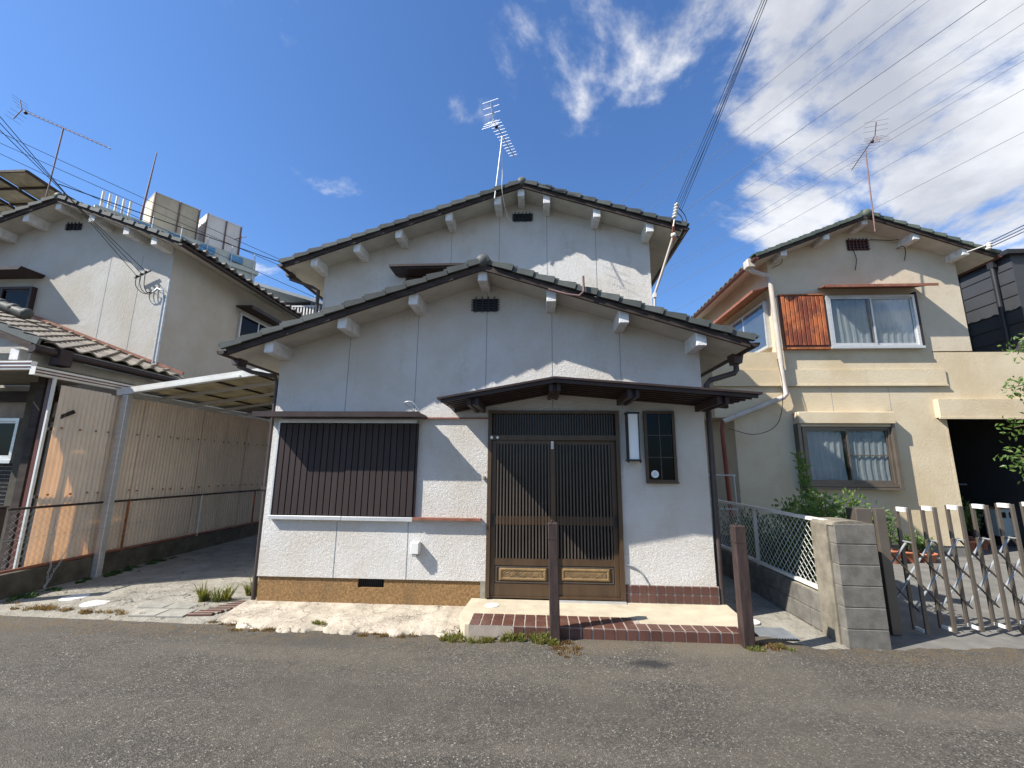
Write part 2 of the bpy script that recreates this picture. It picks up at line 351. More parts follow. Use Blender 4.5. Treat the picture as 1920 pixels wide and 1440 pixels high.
    def leafq(s, c, d, nrm, L, wd):
        d = Vector(d).normalized(); sd = d.cross(Vector(nrm)); sd = sd.normalized() if sd.length > 1e-4 else d.orthogonal().normalized(); c = Vector(c)
        fold = sd.cross(d)*wd*.25
        return s.add([c, c+d*L*.45+sd*wd*.5+fold, c+d*L, c+d*L*.45-sd*wd*.5+fold], [(0, 1, 2), (0, 2, 3)])
    def mesh(s, name, m):
        me = bpy.data.meshes.new(name); me.from_pydata([tuple(x) for x in s.v], [], s.f)
        me.polygons.foreach_set('use_smooth', s.sm); me.polygons.foreach_set('material_index', s.mi); setmat(me, m); me.update()
        import bmesh
        bm = bmesh.new(); bm.from_mesh(me); bmesh.ops.recalc_face_normals(bm, faces=bm.faces); bm.to_mesh(me); bm.free()
        return me
    def build(s, name, m, parent=None, at=None):
        lo = Vector([min(x[i] for x in s.v) for i in range(3)]); hi = Vector([max(x[i] for x in s.v) for i in range(3)])
        c = Vector(at) if at else Vector(((lo.x+hi.x)/2, (lo.y+hi.y)/2, lo.z))
        s.v = [x-c for x in s.v]
        return link(bpy.data.objects.new(name, s.mesh(name, m)), c, parent)
def cr(p, n=6):
    p = [Vector(q) for q in p]; p = [p[0]*2-p[1]]+p+[p[-1]*2-p[-2]]; out = []
    for i in range(1, len(p)-2):
        a, b, c, e = p[i-1:i+3]
        for k in range(n): t = k/n; out.append(.5*(2*b+(c-a)*t+(2*a-5*b+4*c-e)*t*t+(3*b-a-3*c+e)*t**3))
    return out+[p[-2]]
def struct(name, g, m): o = g.build(name, m); return tag(o, kind='structure')

# ------------------------------------------------------------------ the setting
g = G(); g.add([(-700, -700, -.03), (700, -700, -.03), (700, 1200, -.03), (-700, 1200, -.03)], [(0, 1, 2, 3)]); struct('ground', g, 'yard_concrete')
edge = [(-40, 4.9), (-6.06, 4.93), (-4.6, 4.88), (-3.5, 4.84), (-3.3, 4.98), (-2.5, 4.90), (-1.66, 4.80), (-.83, 4.80), (.2, 4.62), (1.9, 4.66), (2.78, 4.6), (3.3, 4.64), (4.64, 4.78), (40, 4.9)]
def sm(a, b, x): t = min(1, max(0, (x-a)/(b-a))); return t*t*(3-2*t)
def road_z(x, y): return .075*sm(-1.0, .1, x)*(1-sm(2.1, 2.7, x))*sm(3.7, 4.5, y)
g = G()
def edge_y(x):
    for (a, b), (c, e) in zip(edge, edge[1:]):
        if a <= x <= c: return b+(e-b)*(x-a)/(c-a)
    return 4.9
xs = sorted(set([-40, -25, -15, -10]+[-7.5+i*.06 for i in range(215)]+[7, 10, 15, 25, 40]))
v = []
for x in xs:
    ey = edge_y(x)+(.018*math.sin(x*9)+.014*math.sin(x*23+1)+.008*math.sin(x*51) if abs(x) < 8 else 0)
    for y, z in ((-14, 0), (-4, .02), (1.5, .03), (3.2, .022), (3.8, .012), (4.1, .008), (4.3, .005), (ey, -.004)): v.append((x, y, z+road_z(x, y)))
f = [(i*8+j, (i+1)*8+j, (i+1)*8+j+1, i*8+j+1) for i in range(len(xs)-1) for j in range(7)]
g.add(v, f, True); struct('road', g, 'asphalt')
g = G(); g.add([(-6.62, 4.6, -.016), (-3.3, 4.5, -.016), (-3.3, 5.3, .035), (-3.3, 12, .06), (-6.62, 12, .06), (-6.62, 5.3, .02)], [(0, 1, 2, 5), (5, 2, 3, 4)])
drive = struct('driveway', g, 'driveway_concrete')
g = G(); n = 150; v = []; rows = ((0, -.014), (.025, .016), (.1, .03), (.35, .045), (.7, .058), (1, .066))
for i in range(n+1):
    u = i/n; x = -3.42+2.62*u
    fy = 4.585+.035*math.sin(u*31)+.022*math.sin(u*70+1)+.009*math.sin(u*171+2)+.005*math.sin(u*333)+.004*random.uniform(-1, 1)+.17*(1-sm(0, .27, u))+.05*sm(.86, 1, u)
    for j, (k, z) in enumerate(rows): v.append((x+.01*math.sin(u*200+j), fy+(5.34-fy)*k, z+(.006*math.sin(x*13+j)+.005*math.sin(x*37+j*2) if 0 < j < 5 else 0)))
nr_ = len(rows); f = [(i*nr_+j, (i+1)*nr_+j, (i+1)*nr_+j+1, i*nr_+j+1) for i in range(n) for j in range(nr_-1)]
g.add(v, f, True); apron = struct('pavement_apron', g, 'apron_concrete')
g = G(); g.add([(1.98, 4.55, -.012), (2.94, 4.5, -.012), (2.94, 12, .05), (1.98, 12, .05)], [(0, 1, 2, 3)]); struct('side_path', g, 'driveway_concrete')
g = G(); g.add([(3.06, 4.5, -.010), (16, 4.6, -.010), (16, 13, .03), (3.06, 13, .03)], [(0, 1, 2, 3)]); struct('yard', g, 'yard_concrete')

# loose pavers and a strip of bricks laid on edge in the driveway
pv = G().cbox(-.15, .15, -.11, .11, 0, .02, .004).mesh('paver', 'paver')
for i in range(2):
    for j in range(2): inst('paver', pv, (-4.32+i*.315-j*.12, 4.97+j*.235, .004+.006*j), drive, (0, 0, .06))
bk = G().cbox(-.13, .13, -.026, .026, 0, .03, .004).mesh('brick', 'brown_tile')
wb = G().cbox(-.13, .13, -.011, .011, 0, .026, .003).mesh('joint', 'concrete_light')
for i in range(6):
    p = (-3.70+.052*i, 4.94+.075*i, .006+.004*i)
    inst('brick', bk, p, drive, (0, 0, .1))
    if i < 5: inst('joint', wb, (p[0]+.026, p[1]+.0375, p[2]), drive, (0, 0, .1))


# ------------------------------------------------------------------ roofs
def gable(parent, xr, zr, xl, xe, sL, sR, y0, y1, tm, bm='dark_wood', sm='soffit', tl=.262, brks=(), bw=.115, bh=.115, wall_y=0, by=None, ball=.085, gut='brown_metal', verge=True, gl=True, gr=True, field=True):
    """gable roof with its ridge along Y; zr is the height of the line between tiles and bargeboard at the ridge"""
    def line(x): return zr-(sL*(xr-x) if x < xr else sR*(x-xr))
    bdh = .068
    for s, xe_, k in ((-1, xl, sL), (1, xe, sR)):
        zE = line(xe_)
        G().prism([(xr, zr), (xe_, zE), (xe_, zE-bdh), (xr, zr-bdh)], y0, y0+.035).build('bargeboard', bm, parent)
        G().prism([(xr, zr-.012), (xe_, zE-.012), (xe_, zE-.055), (xr, zr-.055)], y0+.037, y1).build('soffit', sm, parent)
        ang = math.atan(k); L = abs(xe_-xr)/math.cos(ang); n = int(L/tl)
        if verge:
            # one verge tile: flat top lip with a turned down outer face
            vt = G(); ln = tl+.035
            sk_ = tl-.009; vt.prism([(0, .004), (sk_, .0), (sk_, .074), (sk_-.01, .080), (0, .058)], -.012, .028)
            vt.prism([(0, .04), (ln, .06), (ln, .085), (0, .062)], .03, .20)
            me = vt.mesh('verge_tile', tm)
            for i in range(n+1):
                t = L-(i+1)*tl+.05
                if t < -.1: continue
                a = ang-.03+random.uniform(-.008, .008); px = xr+s*t*math.cos(ang); pz = zr-t*math.sin(ang)+.005
                if s > 0: inst('verge_tile', me, (px, y0-.012-.004*(i%2)+random.uniform(-.004, .004), pz), parent, (0, a, -.07))
                else:
                    m2 = me if False else verge_mirror(me, tm)
                    inst('verge_tile', m2, (px, y0-.012-.004*(i%2)+random.uniform(-.004, .004), pz), parent, (0, -a, .07))
        if field:
            fg = G(); cw = .27; nc = max(2, int((y1-y0-.18)/cw)); nr = n+1; v = []; f = []
            sub = 6; W_ = nc*sub+1
            for r in range(nr):
                for e in (0, 1):
                    t = max(0, L-(r+1)*tl+tl*e+(.03 if e else 0)); h = .075+(.035 if e else 0)
                    for c in range(W_):
                        yy = y0+.18+cw*c/sub; ph = 2*math.pi*(c % sub)/sub
                        v.append((xr+s*t*math.cos(ang), yy, zr-t*math.sin(ang)+h+.022*math.sin(ph)))
                b = r*2*W_
                f += [(b+c, b+c+1, b+W_+c+1, b+W_+c) for c in range(W_-1)]
            # dropped front lips
            fg.add(v, f, True); v = []; f = []
            for r in range(nr):
                t = max(0, L-r*tl+.03)
                b = len(v)
                for dz in (0, -.03):
                    for c in range(W_):
                        yy = y0+.18+cw*c/sub; ph = 2*math.pi*(c % sub)/sub
                        v.append((xr+s*t*math.cos(ang), yy, zr-t*math.sin(ang)+.11+.022*math.sin(ph)+dz))
                f += [(b+c, b+c+1, b+W_+c+1, b+W_+c) for c in range(W_-1)]
            fg.add(v, f); tag(fg.build('tile_field', tm, parent), kind='stuff')
        if gut and ((s < 0 and gl) or (s > 0 and gr)):
            gg = G(); gx = xe_+s*.045; gz = zE-.02; v = []; m = 7
            for yy in (y0-.02, y1):
                for rr in (.055, .047):
                    for q in range(m): a = math.pi+math.pi*q/(m-1); v.append((gx+rr*math.cos(a), yy, gz+rr*math.sin(a)))
            f = [(q, q+1, 2*m+q+1, 2*m+q) for q in range(m-1)]+[(m+q+1, m+q, 3*m+q, 3*m+q+1) for q in range(m-1)]
            f += [(q, m+q, m+q+1, q+1) for q in range(m-1)]+[tuple(range(m))]
            gg.add(v, f); gg.build('gutter', gut, parent)
    # ridge stack and round end tile
    rg = G(); rg.prism([(xr-.14, zr+.03), (xr+.14, zr+.03), (xr+.11, zr+.10), (xr-.11, zr+.10)], y0+.10, y1)
    rg.tube([(xr, y0+.08, zr+.10), (xr, y1, zr+.10)], .082, 12); rg.build('ridge_tiles', tm, parent)
    if ball:
        b = G().ball((xr, y0+.02, zr+.055), ball, 16, 10, (1, .8, 1)); b.prism([(xr-.15, zr+.0), (xr+.15, zr+.0), (xr+.10, zr+.07), (xr-.10, zr+.07)], y0+.012, y0+.09)
        b.build('ridge_end_tile', tm, parent)
    for x in brks:
        yb = by if by else y0+.05; zb = line(x)-bdh-bh+(0 if abs(x-xr) < .2 else -.01)
        G().cbox(x-bw/2, x+bw/2, yb, wall_y+.03, zb, line(x)-.025, .006).build('bracket', 'bracket_paint', parent)
    return line
_vm = {}
def verge_mirror(me, tm):
    if me.name in _vm: return _vm[me.name]
    m = me.copy(); m.name = 'verge_tile_mirror'
    for q in m.vertices: q.co.x = -q.co.x
    m.flip_normals(); _vm[me.name] = m; return m

def gable_wall(parent, name, x0, x1, z0, line, xr, y0, y1, m, cut=.03):
    return G().prism([(x0, z0), (x1, z0), (x1, line(x1)-cut), (xr, line(xr)-cut), (x0, line(x0)-cut)], y0, y1).build(name, m, parent)
def vent(parent, x0, x1, y, z0, z1, m='black_metal', nv=4, nh=5):
    v = G().box(x0, x1, y-.012, y+.01, z0, z1).build('vent', 'void', parent)
    for i in range(nv):
        x = x0+(x1-x0)*(i+.5)/nv; G().box(x-.007, x+.007, y-.038, y-.024, z0-.022, z1+.022).build('vent_bar', m, v)
    for i in range(nh):
        z = z0+(z1-z0)*(i+.5)/nh; G().box(x0-.022, x1+.022, y-.024, y-.0125, z-.007, z+.007).build('vent_bar', m, v)
    return v

# ------------------------------------------------------------------ the white house
H = thing('stucco_house', 'two-storey white stucco house with grey tiled gables and brown lattice sliding door', 'house', (-.7, 5.3, 0))
FY = 5.3
brl = (-3.265, -2.375, -1.51, -.664, .173, 1.021, 1.89)
lineL = gable(H, -.66, 4.055, -3.76, 2.40, .337, .325, 4.85, 7.25, 'tile_grey', brks=brl, wall_y=FY, by=4.905)
# lower facade in butted pieces that leave the door opening free
DX0, DX1, DZ0, DZ1 = -.60, .985, .175, 2.325
wl = G()
wl.prism([(-3.34, .342), (DX0, .342), (DX0, lineL(DX0)-.03), (-.66, 4.025), (-3.34, lineL(-3.34)-.03)], FY, FY+.14)
wl.prism([(DX0, DZ1), (DX1, DZ1), (DX1, lineL(DX1)-.03), (DX0, lineL(DX0)-.03)], FY, FY+.14)
wl.prism([(DX1, .348), (2.0, .348), (2.0, lineL(2.0)-.03), (DX1, lineL(DX1)-.03)], FY, FY+.14)
wl.box(-3.34, -3.20, FY+.14, 7.35, .342, lineL(-3.34)-.03); wl.box(1.86, 2.0, FY+.14, 11.5, .1, lineL(2.0)-.03)
wl.build('front_wall', 'stucco_white', H)
brup = (-3.886, -3.143, -2.416, -1.539, -.686, -.275, .173, 1.032, 1.911)
lineU = gable(H, -.26, 6.50, -4.40, 2.44, .342, .335, 6.75, 11.8, 'tile_grey', brks=brup, wall_y=7.2, by=6.80, bw=.12, bh=.13)
gable_wall(H, 'upper_wall', -3.88, 1.99, .05, lineU, -.26, 7.2, 11.5, 'stucco_white')
fw_ = G().box(-3.325, -2.115, FY+.02, FY+.15, -.02, .3415); fw_.box(-2.115, -1.80, FY+.02, FY+.15, -.02, .238); fw_.box(-1.80, -.66, FY+.02, FY+.15, -.02, .3415); fw_.box(-3.325, -3.19, FY+.15, 11.4, -.02, .3405)
fw_.build('foundation', 'foundation', H)
fv = G().box(-2.113, -1.802, FY+.10, FY+.12, .24, .34).build('foundation_vent', 'void', H)
for i in range(13): G().box(-2.10+i*.0235, -2.092+i*.0235, FY+.05, FY+.07, .239, .340).build('vent_bar', 'black_metal', fv)
G().box(-.66, -.60, FY-.005, FY+.13, .15, .345).build('door_plinth', 'concrete_light', H)
for x in (-2.43, -1.54, -.646, .189, 1.034):
    G().box(x-.004, x+.004, FY-.0025, FY+.004, 2.35 if x > -.62 and x < 1 else 2.29 if x < -1.4 else 2.345, lineL(x)-.09).build('wall_joint', 'sticker_grey', H)
for x, z0, z1 in ((-2.413, .345, .97), (-1.54, .345, .99)):
    G().box(x-.004, x+.004, FY-.0025, FY+.004, z0, z1).build('wall_joint', 'sticker_grey', H)
for x in (-1.555, -.68, .18, 1.05):
    G().box(x-.004, x+.004, 7.1975, 7.204, 4.0, lineU(x)-.09).build('wall_joint', 'sticker_grey', H)
vent(H, -.83, -.51, FY, 3.62, 3.79); vent(H, -.425, -.095, 7.2, 6.05, 6.20, nv=5)
# upper window hood peeping over the lower roof
hd = G(); hd.prism([(-2.55, 5.06), (-1.15, 5.06), (-1.15, 5.02), (-2.55, 5.02)], 6.80, 7.2); hd.prism([(-2.5, 5.02), (-1.2, 5.02), (-1.2, 4.99), (-2.5, 4.99)], 6.83, 7.2); hd.build('window_hood', 'brown_metal', H)
uw = G().box(-2.35, -1.3, 7.14, 7.197, 4.2, 4.97).build('upper_window', 'brown_metal', H)
G().box(-2.28, -1.86, 7.132, 7.138, 4.27, 4.90).build('pane', 'dark_glass', uw); G().box(-1.81, -1.37, 7.132, 7.138, 4.27, 4.90).build('pane', 'dark_glass', uw)

# --- entrance: sliding lattice door
fr = G(); fr.box(DX0, DX0+.045, FY-.03, FY+.12, DZ0, DZ1); fr.box(DX1-.045, DX1, FY-.03, FY+.12, DZ0, DZ1)
fr.box(DX0+.045, DX1-.045, FY-.03, FY+.12, DZ1-.035, DZ1); fr.box(DX0+.045, DX1-.045, FY-.022, FY+.12, 1.965, 2.025)
fr.box(DX0+.045, DX1-.045, FY-.01, FY+.12, DZ0, DZ0+.02); fr.build('door_frame', 'door_bronze', H)
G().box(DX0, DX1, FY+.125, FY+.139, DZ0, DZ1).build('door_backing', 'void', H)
tr = G(); tr.box(DX0+.045, DX1-.045, FY+.045, FY+.05, 2.026, DZ1-.036); tr = tr.build('transom', 'dark_glass', H)
ts = G().box(-.007, .007, -.008, .008, 2.026, DZ1-.036).mesh('transom_slat', 'door_slat')
for i in range(46): inst('transom_slat', ts, (DX0+.072+i*.0320, FY+.03, 0), tr)
def leaf(x0, x1, y, mid):
    z0, z1 = DZ0+.021, 1.963
    f_ = G(); st = .055
    f_.cbox(x0, x0+st, y, y+.03, z0, z1, .003); f_.cbox(x1-st, x1, y, y+.03, z0, z1, .003)
    for a, b in ((z1-.045, z1-.001), (.525, .600), (z0+.001, .325)): f_.box(x0+st, x1-st, y+.002, y+.028, a, b)
    lf = f_.build('door_leaf', 'door_bronze', H)
    G().box(x0+st, x1-st, y+.020, y+.024, .600, z1-.045).build('glass', 'dark_glass', lf)
    n = 17; ix0, ix1 = x0+st, x1-st; gap = (ix1-ix0)/n
    su = G().box(-.0085, .0085, -.009, .009, .601, .975).mesh('slat', 'door_slat'); sv = G().box(-.0085, .0085, -.009, .009, 1.075, z1-.046).mesh('slat', 'door_slat')
    rl = G().box(-gap*.36, gap*.36, -.011, .006, .976, 1.074).mesh('rail_rib', 'door_bronze')
    G().box(ix0, ix1, y+.011, y+.019, .976, 1.074).build('middle_rail', 'door_bronze', lf)
    for i in range(n):
        xc = ix0+gap*(i+.5)
        inst('slat', su, (xc, y+.010, 0), lf); inst('slat', sv, (xc, y+.010, 0), lf); inst('rail_rib', rl, (xc, y+.010, 0), lf)
    pn = G(); pn.box(ix0, ix1, y+.014, y+.02, .325, .525); pn.build('panel', 'door_bronze', lf)
    a0, a1 = ix0+.012, ix1-.012
    pf = G(); z_a, z_b = .337, .513
    for q in ((a0, a1, z_b-.012, z_b), (a0, a1, z_a, z_a+.012), (a0, a0+.012, z_a+.012, z_b-.012), (a1-.012, a1, z_a+.012, z_b-.012)): pf.box(q[0], q[1], y+.004, y+.0135, q[2], q[3])
    pf.build('panel_moulding', 'door_slat', lf)
    c0, c1, w0, w1 = a0+.055, a1-.055, .372, .485
    cg = G(); v = []
    for yy, ins in ((y+.0135, -.018), (y-.006, .0), (y-.006, .012), (y+.002, .022)):
        v += [(c0+ins, yy, w0+ins), (c1-ins, yy, w0+ins), (c1-ins, yy, w1-ins), (c0+ins, yy, w1-ins)]
    cg.add(v, [(r*4+k, r*4+(k+1) % 4, r*4+4+(k+1) % 4, r*4+4+k) for r in range(3) for k in range(4)]+[(12, 13, 14, 15)])
    for ph, amp in ((0, .027), (math.pi, .027), (math.pi/2, .016), (math.pi*1.5, .016)):
        cg.tube([(c0+.03+(c1-c0-.06)*k/72, y+.0015+.003*math.cos(k*.7+ph), (w0+w1)/2+amp*math.sin(2*math.pi*k/72*4.5+ph)) for k in range(73)], .0042, 5)
    cg.build('carved_panel', 'carved_gold', lf)
    hx = x0+.026 if mid == 'R' else x1-.026
    h = G(); h.box(hx-.013, hx+.013, y-.006, y-.0002, .95, 1.10); h.build('finger_pull', 'black_metal', lf)
    return lf
leaf(DX0+.047, .21, FY-.004, 'R'); leaf(.165, DX1-.047, FY+.032, 'L')
G().disc((-.555, FY-.0305, 1.995), .019, .002, 18, 'y').build('sticker', 'sticker', H)
G().prism([(-.505, 1.995), (-.485, 2.017), (-.465, 1.995), (-.485, 1.973)], FY-.025, FY-.0225).build('sticker', 'sticker', H)
nt = G().box(.165, .195, FY-.008, FY-.005, 1.862, 1.952).build('door_notice', 'sticker', H)
for i in range(4): G().box(.172, .188, FY-.0092, FY-.0081, 1.875+i*.015, 1.881+i*.015).build('print_line', 'sticker_grey', nt)

# --- canopy over the door
CF = 4.55; cx = .187
ct = G()
def canz(x): return 2.605-(.181*(cx-x) if x < cx else .082*(x-cx))
for s, xe_ in ((-1, -1.08), (1, 2.33)):
    ct.prism([(cx, 2.605), (xe_, canz(xe_)), (xe_, canz(xe_)-.022), (cx, 2.583)], CF, FY-.002)
ct.build('canopy_roof', 'brown_metal', H)
for s, xe_ in ((-1, -1.08), (1, 2.33)):
    x2 = xe_-s*.035; G().prism([(cx, 2.5825), (x2, canz(x2)-.0225), (x2, canz(x2)-.062), (cx, 2.543)], CF+.025, CF+.05).build('canopy_fascia', 'brown_metal', H)
    for k, yy in enumerate((4.68, 4.80, 4.92, 5.04, 5.16)):
        x3 = xe_-s*(.05+.012*k); G().prism([(cx, 2.5815), (x3, canz(x3)-.0235), (x3, canz(x3)-.06), (cx, 2.545)], yy, yy+.035).build('canopy_batten', 'brown_metal', H)
    G().prism([(cx, 2.582), (xe_-s*.06, canz(xe_)-.02), (xe_-s*.06, canz(xe_)-.075), (cx, 2.53)], 5.235, FY-.003).build('canopy_ledger', 'brown_metal', H)
for x in (-.70, .19, 1.03, 1.96):
    z = canz(x)-.06; b = G(); b.box(x-.062, x-.022, 4.63, FY-.004, z-.085, z); b.box(x+.022, x+.062, 4.63, FY-.004, z-.085, z); b.box(x-.021, x+.021, 4.67, FY-.006, z-.07, z-.002); b.build('canopy_arm', 'brown_metal', H)

# --- shuttered window at the left
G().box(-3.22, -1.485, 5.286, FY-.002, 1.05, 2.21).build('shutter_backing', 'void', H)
tb = G(); tb.box(-3.42, -1.38, 4.985, FY-.003, 2.235, 2.262); tb.box(-3.42, -1.38, 4.970, 4.9845, 2.212, 2.275); tb.box(-3.42, -3.39, 4.985, FY-.003, 2.215, 2.2345); tb.box(-1.41, -1.38, 4.985, FY-.003, 2.215, 2.2345)
tb.build('window_awning', 'brown_metal', H)
G().box(-3.225, -2.345, 5.245, 5.285, 2.165, 2.21).build('shutter_head_rail', 'aluminium', H); G().box(-2.342, -1.482, 5.238, 5.285, 2.163, 2.208).build('shutter_head_rail', 'aluminium', H)
G().box(-3.245, -3.226, 5.25, FY-.002, 1.03, 2.21).build('shutter_jamb', 'aluminium', H); G().box(-1.4805, -1.466, 5.262, FY-.002, 1.05, 2.16).build('shutter_jamb', 'brown_metal', H)
sg = G(); sg.cbox(-3.25, -2.345, 5.238, FY-.002, 1.0, 1.046, .004); sg.build('window_sill', 'aluminium', H); sg = G(); sg.cbox(-2.342, -1.478, 5.238, FY-.002, .998, 1.045, .004); sg.build('window_sill', 'aluminium', H)
for k, (a, b) in enumerate(((-3.222, -2.348), (-2.345, -1.486))):
    pnl = G().box(a, b, 5.279-k*.008, 5.285-k*.008, 1.052, 2.162).build('shutter', 'black_metal', H)
    n = 11; wd = (b-a)/n
    me = G().cbox(-wd/2+.0045, wd/2-.0045, -.016, .004, 1.054, 2.160, .004).mesh('slat', 'shutter_brown')
    for i in range(n): inst('slat', me, (a+wd*(i+.5), 5.2745-k*.008, 0), pnl)
G().box(-1.476, -.665, 5.225, FY-.002, 1.018, 1.045).build('shutter_track', 'rust_trim', H); G().box(-1.465, -.605, 5.265, FY-.002, 2.222, 2.238).build('shutter_track', 'rust_trim', H)
G().cbox(-1.475, -1.375, 5.20, FY-.002, .640, .772, .008).build('meter_box', 'plate_white', H)
G().box(-1.45, -1.40, 5.205, FY-.002, .612, .639).build('meter_socket', 'sticker_grey', H)
G().cbox(-.655, -.628, 5.255, FY-.002, 1.49, 1.535, .004).build('bell_push', 'concrete_light', H)
G().tube(cr([(-1.60, 5.29, 2.37), (-1.62, 5.14, 2.40), (-1.52, 5.12, 2.41), (-1.42, 5.13, 2.30)]), .007, 6).build('cable_hook', 'galvanised', H)
# --- small window, wall lamp
wf = G()
for q in ((1.278, 1.31, 1.478, 2.322), (1.608, 1.64, 1.478, 2.322)): wf.box(q[0], q[1], 5.262, FY-.002, q[2], q[3])
wf.box(1.31, 1.608, 5.262, FY-.002, 2.29, 2.322); wf.box(1.31, 1.608, 5.262, FY-.002, 1.478, 1.51); wf.box(1.27, 1.648, 5.252, 5.2615, 1.468, 1.49)
wf = wf.build('small_window', 'door_bronze', H)
wp = G().box(-.0695, .0695, -.003, 0, 0, .253).mesh('pane', 'dark_glass')
G().box(1.312, 1.606, 5.288, 5.297, 1.512, 2.288).build('pane_backing', 'void', wf)
for i in range(2):
    for j in range(3): inst('pane', wp, (1.3835+i*.151, 5.285, 1.514+j*.259), wf)
G().box(1.4545, 1.4635, 5.275, 5.2865, 1.511, 2.289).build('muntin', 'door_slat', wf)
for j in (1, 2):
    for a, b in ((1.311, 1.4543), (1.4637, 1.607)): G().box(a, b, 5.276, 5.2865, 1.507+j*.259, 1.515+j*.259).build('muntin', 'door_slat', wf)
sk = G().disc((1.382, 5.2815, 1.575), .044, .002, 26, 'y').build('round_sticker', 'sticker', wf)
mk = G()
for k, (a, b) in enumerate((((-.02, .006), (.012, .018)), ((-.012, -.012), (-.004, .02)), ((.0, -.014), (.018, .002)), ((-.02, -.004), (-.006, -.018)), ((.004, .012), (.016, -.016)))): mk.beam((1.382+a[0], 5.2788, 1.575+a[1]), (1.382+b[0], 5.2788, 1.575+b[1]), .0005, .006, (0, 1, 0))
mk.build('sticker_print', 'sticker_grey', wf)
lp = G(); lp.box(1.062, 1.072, 5.17, FY-.002, 1.745, 2.275); lp.box(1.188, 1.198, 5.17, FY-.002, 1.745, 2.275); lp.box(1.052, 1.208, 5.165, FY-.002, 2.276, 2.296); lp.box(1.052, 1.208, 5.165, FY-.002, 1.722, 1.744)
lp.ball((1.06, 5.19, 1.715), .012, 8, 6); lp.ball((1.20, 5.19, 1.715), .012, 8, 6)
lp = lp.build('wall_lamp', 'black_metal', H); G().box(1.073, 1.187, 5.182, FY-.004, 1.7445, 2.2755).build('lamp_panel', 'lamp_panel', lp)
# --- brown tiles at the foot of the right wall
G().box(.988, 2.02, FY-.006, FY+.13, .15, .3475).build('tile_bed', 'grout', H)
tw = .0965; tt = G().cbox(-tw/2+.006, tw/2-.006, -.008, 0, 0, .083, .003).mesh('tile', 'brown_tile'); th = G().cbox(-.021, .021, -.008, 0, 0, .083, .003).mesh('tile', 'brown_tile')
for j in range(2):
    inst('tile', th, (1.017, FY-.0062, .166+j*.0935), H)
    for i in range(10): inst('tile', tt, (1.094+i*tw, FY-.0062, .166+j*.0935), H)
G().tube(cr([(1.02, 5.285, .56), (1.10, 5.283, .535), (1.18, 5.283, .47), (1.235, 5.283, .375)]), .008, 6).build('old_cable', 'sticker_grey', H)
# --- rainwater goods
def pipe(parent, pts, r, m, name='downpipe', n=8): return G().tube(pts, r, n).build(name, m, parent)
pipe(H, [(-3.80, 5.16, 2.96), (-3.80, 5.16, 2.87), (-3.62, 5.18, 2.80), (-3.42, 5.34, 2.78), (-3.395, 5.36, 2.70), (-3.395, 5.36, 1.2), (-3.39, 5.36, .04)], .027, 'brown_pipe')
G().prism([(-3.87, 3.0), (-3.73, 3.0), (-3.76, 2.88), (-3.84, 2.88)], 5.08, 5.24).build('hopper', 'brown_pipe', H)
G().box(-3.43, -3.335, 5.325, 5.395, 1.34, 1.375).build('pipe_clip', 'brown_pipe', H)
pipe(H, [(2.43, 5.30, 3.0), (2.43, 5.30, 2.83), (2.40, 5.30, 2.79), (2.12, 5.33, 2.71), (2.075, 5.34, 2.66), (2.06, 5.34, .15)], .034, 'brown_pipe')
G().prism([(2.36, 3.03), (2.50, 3.03), (2.47, 2.90), (2.39, 2.90)], 5.22, 5.38).build('hopper', 'brown_pipe', H)
pipe(H, [(-4.44, 7.05, 5.05), (-4.44, 7.05, 4.93), (-4.05, 7.12, 4.80), (-3.94, 7.13, 4.74), (-3.93, 7.13, 3.2)], .03, 'brown_pipe')
G().prism([(-4.51, 5.09), (-4.37, 5.09), (-4.40, 4.96), (-4.48, 4.96)], 6.97, 7.13).build('hopper', 'brown_pipe', H)
pipe(H, [(.13, 4.80, 3.70), (.35, 4.79, 3.63), (.49, 4.78, 3.605), (.545, 4.78, 3.66), (.54, 4.78, 3.85)], .014, 'mast_brown', 'bent_pipe', 6)
# --- service entry at the right of the upper storey
ins = G()
for k in range(5): ins.ball((2.34-.012*k, 6.70, 5.98-.055*k), .04, 10, 6, (1, 1, .55))
ins.tube([(2.35, 6.70, 6.02), (2.27, 6.72, 5.60)], .012, 6); ins.build('insulator', 'porcelain', H)
G().beam((2.28, 6.72, 5.72), (2.27, 6.76, 5.36), .04, .012).build('insulator_bracket', 'rust_trim', H)
pipe(H, [(2.28, 6.78, 5.46), (2.12, 7.0, 4.9), (2.03, 7.16, 4.6), (2.02, 7.17, 4.36)], .022, 'cream_pipe', 'service_conduit')
eh = G().ball((2.28, 6.77, 5.47), .045, 10, 7); eh.cbox(1.995, 2.05, 7.12, 7.19, 4.52, 4.60); eh.build('entry_head', 'porcelain', H)
G().tube(cr([(2.34, 6.7, 5.97), (2.47, 6.72, 5.8), (2.50, 6.74, 5.6), (2.42, 6.77, 5.43), (2.32, 6.78, 5.44)]), .007, 5).build('drip_loop', 'cable', H)
G().tube(cr([(2.32, 6.7, 5.87), (2.42, 6.72, 5.75), (2.43, 6.74, 5.6), (2.38, 6.77, 5.45), (2.32, 6.78, 5.46)]), .007, 5).build('drip_loop', 'cable', H)

